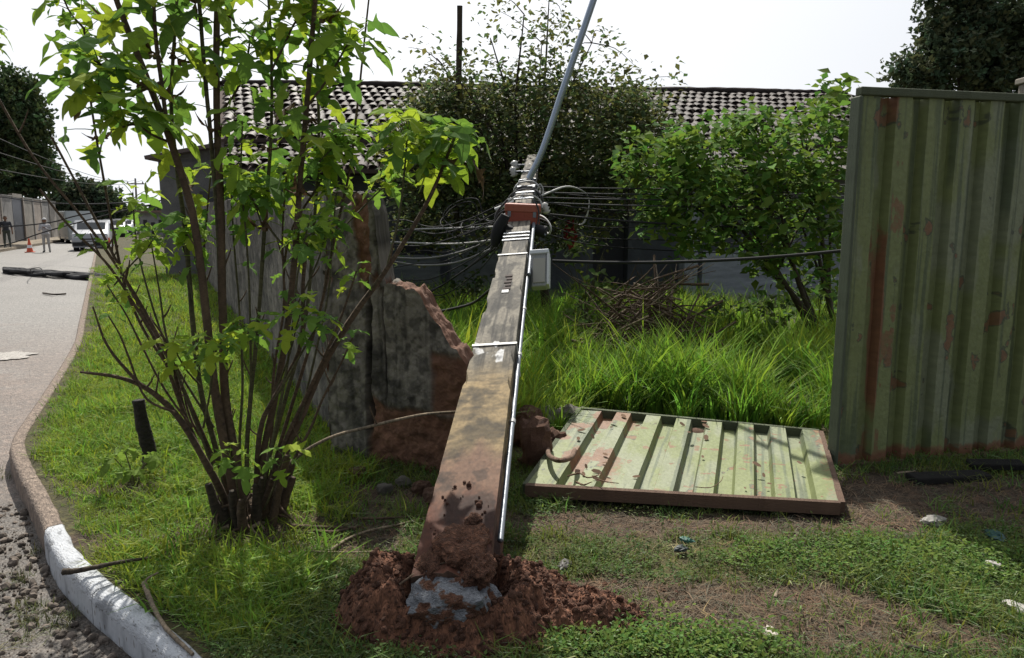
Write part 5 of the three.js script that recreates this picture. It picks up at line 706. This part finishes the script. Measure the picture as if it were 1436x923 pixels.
// ------------------------------------------------------------------ grass
function tuft(n, h, spread, w, lean, seed, seg = 2) { const r = RNG(seed), pos = [], idx = []; for (let k = 0; k < n; k++) { const a = r() * 6.28, ro = Math.sqrt(r()) * spread, bx = Math.cos(a) * ro, bz = Math.sin(a) * ro, d = r() * 6.28, H = h * (.5 + .7 * r()), L = lean * (.3 + r()), ww = w * (.7 + .6 * r()), px = Math.cos(d), pz = Math.sin(d), s = pos.length / 3; for (let i = 0; i <= seg; i++) { const t = i / seg, wd = ww * (1 - t * t) / 2, ox = px * L * t * t * H, oz = pz * L * t * t * H, y = H * (t - .18 * L * t * t * t); if (i < seg) { pos.push(bx + ox - pz * wd, y, bz + oz + px * wd, bx + ox + pz * wd, y, bz + oz - px * wd); } else pos.push(bx + ox, y, bz + oz); } for (let i = 0; i < seg - 1; i++) { const q = s + i * 2; idx.push(q, q + 1, q + 2, q + 1, q + 3, q + 2); } const q = s + (seg - 1) * 2; idx.push(q, q + 1, q + 2); } const g = new THREE.BufferGeometry(); g.setAttribute('position', new THREE.Float32BufferAttribute(pos, 3)); g.setIndex(idx); g.computeVertexNormals(); return g; }
function cover(n, seed) { const r = RNG(seed), gs = []; for (let k = 0; k < n; k++) { const g = ovalLeaf(1, seed + k).scale(.015, .015, .015).rotateX(-1.1 + (r() - .5) * .9).rotateY(r() * 6.28).translate((r() - .5) * .09, .012 + .03 * r(), (r() - .5) * .09); gs.push(g); } return mergeGeometries(gs); }
const panelBox = (() => { const P = [[737, 690], [815, 573], [1150, 604], [1178, 712]].map(([a, b]) => G(a, b, .05)); return (x, z) => { let s = 0; for (let i = 0; i < 4; i++) { const a = P[i], b = P[(i + 1) % 4]; const c = (b.x - a.x) * (z - a.z) - (b.z - a.z) * (x - a.x); if (i === 0) s = Math.sign(c); else if (Math.sign(c) !== s) return false; } return true; }; })();
const wallP = G(470, 618), wallN = V(-.903, 0, .43);     // street side of the earth wall
{
  const r = RNG(101), S = new THREE.Object3D(), kinds = { lawn: [], dry: [], cover: [], tall: [] }, cols = { lawn: [], dry: [], cover: [], tall: [] };
  const put = (k, x, z, s, c, y) => { S.position.set(x, y, z); S.rotation.set((r() - .5) * .25, r() * 6.28, (r() - .5) * .25); S.scale.set(s * (.8 + .5 * r()), s, s * (.8 + .5 * r())); S.updateMatrix(); kinds[k].push(S.matrix.clone()); cols[k].push(c); };
  const yardEdge = (x, z) => { // beyond the old fence line: the yard
    const a = wallP, d = (x - a.x) * wallN.x + (z - a.z) * wallN.z; return d < -.05 && z < -4.75 + (x > .5 ? -.35 : 0); };
  // short grass: more of it near the camera
  for (let i = 0; i < 62000; i++) {
    const u = r(), D = 2.1 + 22 * Math.pow(u, 2.1), half = D * .78 + .3, x = (r() * 2 - 1) * half, z = -D; if (D > 9 && r() < .25) continue;
    const kd = kerbDist(x, z); if (kd < .15 || yardEdge(x, z) || (x > 1.9 && z < -4.75 && !yardEdge(x, z) && x > 5)) continue; if (panelBox(x, z)) continue;
    const mh = moundH(x, z); if (mh > .02 && r() > .02) continue; const far = sstep(3.5, 9, D);
    const dirt = patchAt(x, z, 'dirt'), straw = patchAt(x, z, 'straw'), cov = patchAt(x, z, 'cover'), n = fbm(x * 1.6, z * 1.6, 11, 4), n2 = fbm(x * 5, z * 5, 13, 3); if (x < -3.6 && D < 4.2 && false) continue;
    if (r() < dirt * .82 || r() < straw * .92) { if (r() < .55) put('dry', x, z, .6 + .7 * r(), greens(r, straw > dirt ? [.115, .082, .05] : [.13, .095, .06], .6), vh(x, z) - .004); continue; }
    const edge = sstep(.5, .15, kd), left = x < -.9 && D > 2.6 ? 1 : 0;
    if (cov > .25 && r() < .75) { put('cover', x, z, .8 + .9 * r(), greens(r, [.11, .19, .03], .6), vh(x, z) - .002); continue; }
    if (!left && r() < .2 * sstep(.42, .6, n2)) { put('dry', x, z, .6 + .8 * r(), greens(r, [.21, .18, .085], .5), vh(x, z) - .004); continue; }
    if (!left && r() < .22) { put('cover', x, z, .7 + .7 * r(), greens(r, [.09, .14, .035], .6), vh(x, z) - .002); continue; }
    if (n < .36 && r() < .6 && !left) continue;
    const coarse = x < -.35 && D < 3.4 && n2 > .5 && r() < .25 ? .6 : 0;
    const base = left ? [.20, .30, .03] : [.13, .19, .035], big = (left ? 1.15 : .85) * (1 + far * .5) * (.65 + .7 * n) + (n2 > .62 ? .35 : 0) + coarse;
    put('lawn', x, z, big * (.75 + .6 * r()) * lerp(1, .7, edge), greens(r, base, .75), vh(x, z) - .006);
  }
  // weeds along the gutter
  for (let i = 0; i < 420; i++) { const k = kerbPts[(40 + r() * 150) | 0], o = .03 + r() * r() * .7, x = k.x - o * 1, z = k.z + o * .2; if (kerbDist(x, z) > -.02) continue; if (fbm(x * 3, z * 3, 5, 2) < .5) continue; put(r() < .5 ? 'lawn' : 'dry', x, z, .5 + .5 * r(), greens(r, [.09, .10, .035], .6), ROADY); }
  { // loose stones and clods in the gutter
    const cg = new THREE.IcosahedronGeometry(1, 1), P = cg.attributes.position; for (let i = 0; i < P.count; i++) { const k = 1 + .6 * (fbm(P.getX(i) * 1.7 + 3, P.getY(i) * 1.7, P.getZ(i) * 1.7, 2) - .5); P.setXYZ(i, P.getX(i) * k, P.getY(i) * k * .7, P.getZ(i) * k); } cg.computeVertexNormals(); const mats = [], cs = [];
    for (let i = 0; i < 2600; i++) { const k = kerbPts[(30 + r() * 130) | 0], o = .02 + Math.pow(r(), 1.6) * 1.6, x = k.x - o, z = k.z + o * .15 + (r() - .5) * .3; if (kerbDist(x, z) > -.02) continue; const s = .004 + .02 * Math.pow(r(), 4); S.position.set(x, ROADY + s * .2, z); S.rotation.set(r() * 6, r() * 6, r() * 6); S.scale.setScalar(s); S.updateMatrix(); mats.push(S.matrix.clone()); const q = .5 + r(); cs.push(lin(.14 * q, .115 * q, .095 * q)); }
    tag(instanced(scene, 'gravel', cg, mat([1, 1, 1], 1), mats, cs), 'loose gravel and soil crumbs in the gutter by the kerb', 'gravel', null, 'stuff');
  }
  // tall grass of the yard
  for (let i = 0; i < 8200; i++) {
    const D = 5.15 + 8.6 * Math.pow(r(), 1.25), x = -D * .22 + r() * D * .75, z = -D; if (!yardEdge(x, z)) continue; if (x > 2.15 && D < 5.4) continue; const n = fbm(x * .9, z * .9, 15, 3), n2 = fbm(x * 2.6, z * 2.6, 19, 3); if (panelBox(x, z)) continue;
    const bare = sstep(.9, .5, Math.hypot((x - 2.35) / .55, (z + 6.4) / 1.1)); if (r() < bare * .9) continue; if (n2 < .43 && r() < .85) continue; if (Math.hypot((x - 1.55) / .95, (z + 7.6) / .8) < 1 && r() < .85) continue; if (x > 3.1 && D > 8.6 && r() < .7) continue;
    const s = (.15 + 1.25 * n2) * (.6 + .5 * r()) * (D < 5.8 ? .75 : 1) * (D > 9 ? .85 : 1); put('tall', x, z, s, greens(r, n > .55 ? [.25, .36, .035] : [.17, .30, .03], .6), vh(x, z) - .02);
  }
  const lg = leafMat([1, 1, 1], .45), dg = mat([1, 1, 1], .9);
  const mk = (name, label, geos, m, k) => { const per = geos.map(() => [[], []]); kinds[k].forEach((q, i) => { const j = i % geos.length; per[j][0].push(q); per[j][1].push(cols[k][i]); }); per.forEach(([a, b], j) => { if (!a.length) return; const im = instanced(scene, numbered(name), geos[j], m, a, b); tag(im, label[j], 'grass', null, 'stuff'); }); };
  mk('short_grass', ['short green grass of the verge', 'fine short grass mixed into the verge', 'broader grass blades on the verge'], [tuft(13, .06, .045, .0048, .9, 1), tuft(12, .085, .05, .0045, 1.1, 2), tuft(11, .055, .05, .006, 1.2, 3)], lg, 'lawn');
  mk('dry_grass', ['dry straw lying on the bare patches', 'dead grass stems on the verge'], [tuft(9, .035, .05, .003, 3.2, 4), tuft(7, .035, .06, .0035, 4.5, 5)], dg, 'dry');
  mk('ground_cover', ['small-leaved green ground cover on the verge', 'creeping round-leaved weed on the verge'], [cover(18, 6), cover(15, 7)], lg, 'cover');
  mk('tall_grass', ['tall bright green grass filling the yard', 'arching long grass in the yard', 'coarse tall grass in the yard'], [tuft(12, .6, .09, .022, .45, 8, 4), tuft(11, .72, .09, .019, .7, 9, 4), tuft(10, .48, .1, .026, .95, 10, 4)], lg, 'tall');
  console.log('grass', Object.entries(kinds).map(([k, v]) => k + ' ' + v.length).join(', '));
}
// ------------------------------------------------------------------ fallen sticks and litter on the verge
{
  const stick = (pts, r0, r1, label, m = M.dryWood, group) => solo('fallen_stick', label, 'stick', limb(pts.map(([x, y, h]) => G(x, y, (h ?? 0) + r0 * .9 + .016)), [r0 * 1.25, r1 * 1.2], 18, 6, .12, pts[0][0]), m, group);
  stick([[88, 802, .02], [112, 800, .025], [160, 790, .03], [212, 782, .02]], .012, .005, 'straight dark stick lying across the white kerb', M.darkBark);
  stick([[202, 818, .03], [212, 845, .02], [232, 880, .01], [270, 918, .01]], .009, .006, 'pale crooked stick lying inside the white kerb'); stick([[203, 820, .03], [206, 812, .05], [222, 803, .06]], .005, .003, 'short pale fork standing at the end of the crooked stick');
  stick([[408, 738], [450, 740], [500, 741]], .011, .009, 'thick dry stick on the bare earth by the bush roots', M.bark); stick([[462, 773], [490, 755], [520, 744], [560, 736], [612, 722]], .008, .005, 'bent pale stick pointing at the soil heap'); stick([[385, 775], [430, 774], [500, 775], [548, 772]], .006, .004, 'long thin straight stick in front of the bush roots'); stick([[440, 745], [470, 746], [505, 738]], .009, .006, 'short dry stick under the bent pale one', M.bark); stick([[470, 812], [478, 797], [482, 788]], .005, .003, 'tiny forked pale twig at the edge of the soil heap'); stick([[500, 728], [560, 726], [606, 722]], .007, .004, 'thin grey stick in the shade of the broken wall', M.bark);
  stick([[560, 820, .17], [590, 800, .2], [640, 785, .24]], .004, .003, 'root fibre sticking out of the soil heap', M.bark); stick([[1258, 664, .02], [1283, 661, .02]], .007, .005, 'short pale stick at the foot of the upright fence'); stick([[1090, 828], [1087, 838]], .006, .006, 'pale splinter on the straw patch'); stick([[1270, 905], [1300, 913], [1320, 918]], .008, .005, 'dark stick on the straw at the edge of the clearing', M.darkBark);
  stick([[830, 552, .05], [770, 560, .04], [735, 556, .06]], .02, .012, 'dry branch lying behind the rubble by the tall grass', M.bark);
  const r = RNG(44), scrap = (px, py, w, col, label, cat, h = .02) => { const g = new THREE.IcosahedronGeometry(w, 3), P = g.attributes.position; for (let i = 0; i < P.count; i++) { const k = 1 + 1.1 * (fbm(P.getX(i) / w * 2 + px, P.getY(i) / w * 2, P.getZ(i) / w * 2, 3) - .5); P.setXYZ(i, P.getX(i) * k, P.getY(i) * k * .35 + h, P.getZ(i) * k * .6); } g.computeVertexNormals(); const o = solo('litter_scrap', label, cat, g, mat(col, .6)); o.position.copy(G(px, py)); o.rotation.y = r() * 3; };
  scrap(962, 762, .035, [.02, .10, .075], 'torn green plastic scrap on the grass before the fallen panel', 'litter'); scrap(955, 775, .04, [.03, .04, .04], 'black crumpled wrapper beside the green plastic scrap', 'litter'); scrap(1308, 738, .07, [.2, .19, .17], 'grey crumpled bag in the shade of the fence', 'litter', .03); scrap(1393, 800, .035, [.33, .31, .28], 'small white scrap in the ground cover', 'litter', .03); scrap(1425, 858, .05, [.36, .34, .31], 'white paper scrap at the edge of the ground cover', 'litter'); scrap(1395, 756, .06, [.015, .06, .055], 'dark teal rag in the shade of the fence', 'litter'); scrap(1080, 894, .04, [.38, .34, .28], 'pale stone lying on the straw', 'stone'); scrap(792, 798, .045, [.05, .045, .04], 'dark clod in the grass beside the soil heap', 'clod'); scrap(1055, 433, .16, [.5, .48, .42], 'pale bag lying in the yard between brush and shrub', 'litter', .12);
}
console.log('plants done, foliage triangles', triTotal);
// ------------------------------------------------------------------ across the street and far end
{
  const A = at(-60, 350, 37), Bp = at(80, 330, 62); A.y = Bp.y = ROADY; const d = Bp.clone().sub(A), len = d.length(), turn = Math.atan2(-d.z, d.x), g = ROADY;
  const pave = box(len + 4, .16, 1.9, len / 2, .06, 1.0); const pv = structure('pavement', pave, mat([.36, .31, .24], .95, { map: rep(soilTex, .8), bumpMap: rep(soilBump, 1), bumpScale: .01 })); pv.position.copy(A); pv.rotation.y = turn;
  const w = thing('boundary_wall', 'tall pale boundary wall with pilasters across the street', 'wall', A, turn); const tones = [[.40, .37, .33], [.34, .31, .27], [.42, .36, .31], [.31, .30, .29]].map(c => mat(c, .9, { map: rep(grainTex, .5), bumpMap: rep(grainBump, .8), bumpScale: .01 }));
  const n = 9; for (let i = 0; i < n; i++) { const x0 = i / n * len, x1 = (i + 1) / n * len, h = 3.1 - .02 * i; if (i === 4) continue; part(w, 'wall_panel', box(x1 - x0 - .3, h, .18, (x0 + x1) / 2, h / 2, 0), tones[i % 4]); part(w, 'pilaster', box(.3, h + .1, .28, x0, h / 2, 0), tones[(i + 1) % 4]); part(w, 'coping', box(x1 - x0 - .3, .08, .3, (x0 + x1) / 2, h + .04, 0), tones[3]); }
  const x0 = 4 / n * len, x1 = 5 / n * len; part(w, 'gate', box(x1 - x0 - .3, 3.0, .1, (x0 + x1) / 2, 1.5, 0), mat([.03, .035, .05], .5)); part(w, 'lintel', box(x1 - x0 - .3, .25, .2, (x0 + x1) / 2, 3.13, 0), tones[1]);
  const h = thing('far_house', 'grey house with a tiled hip roof behind the boundary wall', 'house', A.clone().add(V(-9, 0, -9)), turn); part(h, 'wall', box(11, 4.4, 6, 7, 2.2, -3), mat([.30, .31, .33], .9)); part(h, 'roof', new THREE.ConeGeometry(7, 1.7, 4, 1).rotateY(Math.PI / 4).scale(1.25, 1, .75).translate(7, 5.25, -3), mat([.16, .10, .08], .8)); for (const x of [3.4, 6.8, 10.2]) { const wn = part(h, 'window', box(1.2, 1.1, .06, x, 3.2, .02), mat([.03, .035, .04], .2)); part(wn, 'sill', box(1.4, .08, .14, x, 2.6, .06), tones[0]); }
}
{ // low buildings at the far end
  const b = (name, label, px0, px1, topPy, D, dep, col, roof) => { const a = at(px0, 305, D), c = at(px1, 305, D), top = at(px0, topPy, D).y, w = c.x - a.x; const o = thing(name, label, 'building', V(a.x, ROADY, a.z)); part(o, 'wall', box(w, top, dep, w / 2, top / 2, -dep / 2), mat(col, .9, { map: rep(grainTex, .4) })); part(o, 'roof', box(w + .6, .18, dep + .8, w / 2, top + .09, -dep / 2), mat(roof, .8)); for (let k = 0; k < 3; k++) part(o, k === 1 ? 'door' : 'window', box(w * .14, k === 1 ? top * .62 : top * .34, .06, w * (.2 + .3 * k), k === 1 ? top * .31 : top * .55, .02), mat([.03, .03, .035], .3)); };
  b('low_building', 'low pale building beyond the wall at the end of the street', 82, 118, 300, 84, 7, [.42, .40, .37], [.2, .13, .1]); b('low_building', 'small white building behind the far parked cars', 196, 232, 296, 62, 7, [.5, .5, .5], [.22, .15, .12]); b('low_building', 'narrow grey shop closing the street', 146, 178, 303, 140, 8, [.35, .35, .36], [.2, .18, .17]);
}
function utility(px, D, h, label) { const a = at(px, 305, D), t = thing('street_pole', label, 'utility pole', V(a.x, ROADY, a.z)); part(t, 'shaft', limb([V(0, 0, 0), V(0, h * .5, 0), V(.04, h, 0)], [.14, .11, .08], 6, 8), mat([.3, .28, .26], .9)); part(t, 'crossarm', box(1.7, .1, .1, 0, h - .5, 0), M.darkBark); for (const s of [-.7, 0, .7]) part(t, 'insulator', new THREE.CylinderGeometry(.05, .07, .16, 8).translate(s, h - .36, 0), mat([.4, .38, .35], .4)); return V(a.x, h, a.z); }
const far1 = utility(193, 70, 5.3, 'distant utility pole with a crossarm at the end of the street'), far2 = utility(170, 150, 8, 'farthest tiny utility pole beyond the parked cars');
{
  const sag = (a, b, s) => { const o = []; for (let i = 0; i <= 10; i++) { const t = i / 10, p = a.clone().lerp(b, t); p.y -= s * 4 * t * (1 - t); o.push(p); } return o; };
  const near = [at(-160, 120, 12), at(-160, 160, 12), at(-160, 205, 12)]; near.forEach((p, i) => solo('overhead_wire', ['highest thin wire crossing the sky over the street', 'middle thin wire over the street', 'lowest thin wire over the street'][i], 'cable', limb(sag(p, far1.clone().add(V(-.7 + i * .7, -.3, 0)), .5), .013, 24, 5), M.cable, 'wires over the street'));
  const slack = [[[-60, 352, 26], [0, 345, 26], [60, 326, 25], [110, 312, 24], [200, 290, 22], [250, 285, 21]], [[-60, 318, 26], [0, 318, 26], [70, 312, 25], [110, 302, 24], [250, 282, 21]], [[-60, 270, 30], [0, 276, 30], [60, 284, 29], [120, 286, 28], [250, 280, 22]]]; slack.forEach((l, i) => solo('slack_wire', ['slack black wire hanging lowest across the street', 'slack black wire hanging at head height across the street', 'slack wire stretched level with the wall top across the street'][i], 'cable', limb(l.map(p => at(...p)), .022, 26, 5), M.cable, 'slack wires across the street'));
  // bundle of cables lying on the road
  const o = thing('cable_bundle', 'thick black bundle of fallen cables lying across the street', 'cable', G(70, 390, ROADY)), B = o.position.clone(), r = RNG(9); for (let k = 0; k < 9; k++) { const pts = []; for (let i = 0; i <= 7; i++) { const px = lerp(6, 150, i / 7); const p = G(px, 383 + px * .075 + (r() - .5) * 3.5, ROADY); p.y = ROADY + .05 + .1 * r(); pts.push(p); } part(o, 'cable_strand', rel(limb(pts, .035 + .03 * r(), 24, 6), B), M.cable); }
  solo('wire_hoop', 'thin wire hoop standing on the cable bundle', 'cable', limb([G(46, 386, ROADY), at(47, 376, 19.6), at(56, 376, 19.6), at(62, 384, 19.4)], .012, 14, 5), M.cable);
  const st = solo('road_stick', 'thin dark stick lying on the street', 'stick', limb([G(60, 411, ROADY + .03), G(78, 413, ROADY + .04), G(92, 412, ROADY + .03)], .02, 8, 5), M.darkBark);
  const pg = new THREE.CircleGeometry(.3, 64), P = pg.attributes.position; for (let i = 1; i < P.count; i++) { const a = Math.atan2(P.getY(i), P.getX(i)), k = .35 + 1.3 * fbm(Math.cos(a) * 2.6 + 3, Math.sin(a) * 2.6, 2, 4); P.setXYZ(i, P.getX(i) * k * 1.1, P.getY(i) * k, 0); } pg.rotateX(-Math.PI / 2); const pd = structure('pale_patch', pg, mat([.62, .61, .6], .9, { map: rep(soilTex, 2) })); pd.position.copy(G(6, 498, ROADY + .014)); pd.position.y = ROADY + .014;  // flat ragged patch in a pale colour, just above the road
}
function cone(px, py, label) { const p = G(px, py, ROADY), t = thing('traffic_cone', label, 'cone', p, .3, 'cones closing the street'); part(t, 'base', box(.38, .04, .38, 0, .02, 0, .01), mat([.5, .09, .04], .6)); const c = part(t, 'body', new THREE.LatheGeometry([[.15, .04], [.14, .06], [.03, .68], [.0, .7]].map(q => new THREE.Vector2(...q)), 16), mat([.62, .10, .04], .6)); part(c, 'white_band', new THREE.LatheGeometry([[.118, .22], [.093, .36]].map(q => new THREE.Vector2(...q)), 16), mat([.8, .8, .8], .5)); }
cone(42, 354, 'orange traffic cone beside the standing person in pale clothes'); cone(154, 352, 'orange traffic cone in front of the white car');
// vehicles
function car(px, py, turn, label, col, H = 1.48, van = 0, group) {
  const p = G(px, py, ROADY), t = thing('parked_car', label, 'car', p, turn, group); const paint = new THREE.MeshPhysicalMaterial({ color: lin(...col), roughness: .4, clearcoat: .8, clearcoatRoughness: .1, side: THREE.DoubleSide }), glass = mat([.02, .025, .03], .06), rub = mat([.02, .02, .02], .8);
  const s = new THREE.Shape(); const pr = van ? [[-2.3, .3], [2.3, .3], [2.35, .8], [2.2, 1.1], [1.75, 1.25], [1.3, H], [-2.25, H], [-2.35, .9]] : [[-2.0, .28], [2.0, .28], [2.08, .55], [2.0, .8], [1.15, .95], [.55, H], [-1.05, H], [-1.75, .98], [-2.05, .85], [-2.08, .5]]; pr.forEach(([x, y], i) => i ? s.lineTo(x, y) : s.moveTo(x, y)); s.closePath();
  part(t, 'body', toCreasedNormals(new THREE.ExtrudeGeometry(s, { depth: 1.42, bevelEnabled: true, bevelSize: .1, bevelThickness: .12, bevelSegments: 3 }).translate(0, 0, -.71), .6), paint);
  part(t, 'windscreen', box(.03, .62, 1.3, 0, 0, 0).rotateZ(van ? .75 : .82).translate(van ? 1.66 : .96, van ? 1.42 : 1.24, 0), glass); for (const z of [-.84, .84]) { part(t, 'side_window', box(van ? 1.0 : 1.5, .34, .02, van ? .6 : -.2, H - .25, z), glass); }
  for (const [x, z] of [[1.3, .72], [1.3, -.72], [-1.3, .72], [-1.3, -.72]]) { const wh = part(t, 'wheel', new THREE.CylinderGeometry(.31, .31, .22, 20).rotateX(Math.PI / 2).translate(x, .31, z), rub); part(wh, 'rim', new THREE.CylinderGeometry(.19, .19, .24, 14).rotateX(Math.PI / 2).translate(x, .31, z), mat([.4, .4, .42], .4, { metalness: .6 })); }
  for (const z of [-.6, .6]) { part(t, 'headlight', box(.08, .16, .34, 2.1, .72, z, .03), mat([.6, .62, .65], .15)); } part(t, 'grille', box(.05, .2, .75, 2.15, .55, 0), rub); part(t, 'bumper', box(.14, .2, 1.6, 2.1, .38, 0, .04), rub); part(t, 'number_plate', box(.02, .12, .4, 2.2, .42, 0), mat([.5, .5, .5], .5));
}
const faceCam = -1.15;
car(133, 350, faceCam, 'white hatchback stopped behind the orange cone', [.34, .35, .37]); car(108, 340, faceCam + .25, 'pale van parked behind the white hatchback', [.36, .39, .39], 2.05, 1); car(163, 334, faceCam, 'dark car farther along the street', [.05, .05, .06]); car(177, 331, faceCam - .1, 'silver car parked beyond the dark one', [.4, .42, .45]);
// two people standing in the street
function person(px, py, label, turn, o) {
  const ft = G(px, py, o.y ?? ROADY), H = o.h, k = H / 1.75, J = {}; const t = thing('person', label, 'person', ft, turn);
  const P = (x, y, z) => V(x * k, y * k, z * k); const arm = o.arm;
  const bones = [ // a, b, ra, rb
    [P(-.09, .92, 0), P(-.11, .5, .02), .085, .062], [P(-.11, .5, .02), P(-.12, .09, -.01), .06, .042], [P(-.12, .06, -.02), P(-.14, .035, .17), .045, .04], [P(.09, .92, 0), P(.11, .5, .03), .085, .062], [P(.11, .5, .03), P(.13, .09, 0), .06, .042], [P(.13, .06, -.01), P(.16, .035, .18), .045, .04],
    [P(-.07, .94, 0), P(.07, .94, 0), .115, .115], [P(0, .98, 0), P(0, 1.2, .01), .13, .135], [P(-.08, 1.33, 0), P(.08, 1.33, 0), .125, .125], [P(-.17, 1.40, 0), P(.17, 1.40, 0), .065, .065], [P(0, 1.42, 0), P(0, 1.53, .015), .055, .05], [P(0, 1.60, .01), P(0, 1.67, .02), .082, .09], [P(0, 1.59, .09), P(0, 1.60, .11), .012, .012],
  ];
  for (const s of [-1, 1]) { const sh0 = P(s * .2, 1.39, 0), el = P(s * arm[0], arm[1], arm[2]), wr = P(s * arm[3], arm[4], arm[5]); bones.push([sh0, el, .056, .042], [el, wr, .042, .03]); const hd = wr.clone().sub(el).normalize(), pc = wr.clone().addScaledVector(hd, .07 * k); bones.push([wr, pc, .03, .036]); J[s] = { wr, pc, hd }; }
  const seg = (p, a, b, ra, rb) => { const ab = b.clone().sub(a), h = clamp(p.clone().sub(a).dot(ab) / ab.lengthSq()); return p.distanceTo(a.clone().addScaledVector(ab, h)) - lerp(ra, rb, h) * k; };
  const R = 76, S = 1.0 * k, mc = new MarchingCubes(R, new THREE.MeshBasicMaterial(), false, false, 60000); const p = V(0, 0, 0), B2 = bones.map(([a, b, ra, rb]) => ({ a, ab: b.clone().sub(a), l: b.distanceToSquared(a), ra: ra * k, rb: rb * k })); mc.isolation = 0;
  const cy = .9 * k; for (let z = 0; z < R; z++) for (let y = 0; y < R; y++) for (let x = 0; x < R; x++) { const X = (x / R * 2 - 1) * S, Y = (y / R * 2 - 1) * S + cy, Z = (z / R * 2 - 1) * S; let d = 1; if (Math.abs(X) < .55 * k && Math.abs(Z) < .5 * k) for (const b of B2) { const dx = X - b.a.x, dy = Y - b.a.y, dz = Z - b.a.z, h = clamp((dx * b.ab.x + dy * b.ab.y + dz * b.ab.z) / b.l), q = Math.hypot(dx - b.ab.x * h, dy - b.ab.y * h, dz - b.ab.z * h) - lerp(b.ra, b.rb, h); const kk = .03, m = Math.max(kk - Math.abs(d - q), 0) / kk; d = Math.min(d, q) - m * m * kk * .25; } mc.field[x + y * R + z * R * R] = -d; }
  mc.update(); const n = mc.count, pos = mc.positionArray.slice(0, n * 3), nor = mc.normalArray.slice(0, n * 3), col = new Float32Array(n * 3);
  for (let i = 0; i < n; i++) { pos[i * 3] *= S; pos[i * 3 + 1] = pos[i * 3 + 1] * S + cy; pos[i * 3 + 2] *= S; const y = pos[i * 3 + 1] / k, x = Math.abs(pos[i * 3]) / k; const c = y < .1 ? o.shoe : y < .96 && x < .28 && !(x > .2 && y > .7) ? o.legs : y > 1.47 ? (y > 1.7 || (pos[i * 3 + 2] < -.01 && y > 1.6) ? [.02, .016, .014] : o.skin) : x > .2 && y < 1.12 ? o.skin : o.top; col.set(c, i * 3); }
  const g = new THREE.BufferGeometry(); g.setAttribute('position', new THREE.BufferAttribute(pos, 3)); g.setAttribute('normal', new THREE.BufferAttribute(nor, 3)); g.setAttribute('color', new THREE.BufferAttribute(col, 3)); g.deleteAttribute('normal'); g.computeVertexNormals();
  // fingers, eyes
  const gs = [g], add = (gg, c) => { gg = gg.toNonIndexed(); gg.deleteAttribute('uv'); gg.deleteAttribute('normal'); gg.computeVertexNormals(); const q = new Float32Array(gg.attributes.position.count * 3); for (let i = 0; i < q.length; i += 3) q.set(c, i); gg.setAttribute('color', new THREE.BufferAttribute(q, 3)); gs.push(gg); };
  for (const s of [-1, 1]) { const { wr, pc, hd } = J[s]; const side = new THREE.Vector3().crossVectors(hd, V(s, 0, .3)).normalize(); for (let f = 0; f < 4; f++) { const a = pc.clone().addScaledVector(side, (f - 1.5) * .02), l = [.06, .075, .07, .05][f]; add(limb([a, a.clone().addScaledVector(hd, l * .5), a.clone().addScaledVector(hd, l).add(V(-s * .02, 0, .01))], [.0095, .008], 4, 5), o.skin); } const a = wr.clone().addScaledVector(hd, .03).addScaledVector(side, -.03); add(limb([a, a.clone().addScaledVector(hd, .03).addScaledVector(side, -.02), a.clone().addScaledVector(hd, .06).addScaledVector(side, -.025)], [.011, .009], 4, 5), o.skin); add(new THREE.SphereGeometry(.011, 6, 5).translate(s * .033 * k, 1.635 * k, .1 * k), [.03, .02, .02]); add(new THREE.SphereGeometry(.022, 6, 5).scale(.5, 1.3, 1).translate(s * .09 * k, 1.62 * k, .01), o.skin); }
  add(box(.05, .008, .01, 0, 1.565 * k, .098 * k), [.2, .07, .06]);
  part(t, 'body', mergeGeometries(gs), mat([1, 1, 1], .85, { vertexColors: true })); if (o.cap) { part(t, 'cap', new THREE.SphereGeometry(.102 * k, 14, 8, 0, 6.3, 0, 1.5).translate(0, 1.675 * k, .015), mat(o.cap, .8)); }
}
person(66, 354, 'person in pale grey clothes and dark shoes standing in the street by a cone', .4, { h: 1.68, top: [.42, .41, .42], legs: [.36, .34, .32], shoe: [.03, .03, .03], skin: [.2, .11, .07], cap: [.5, .5, .5], arm: [.27, 1.14, -.03, .10, 1.24, .22] });
person(11, 348, 'person in dark clothes standing on the pavement by the boundary wall', .6, { h: 1.7, y: ROADY + .1, top: [.03, .032, .04], legs: [.05, .06, .05], shoe: [.03, .03, .03], skin: [.2, .11, .07], arm: [.26, 1.13, 0, .27, .88, .08] });
console.log('street done');
renderer.render(scene, camera);
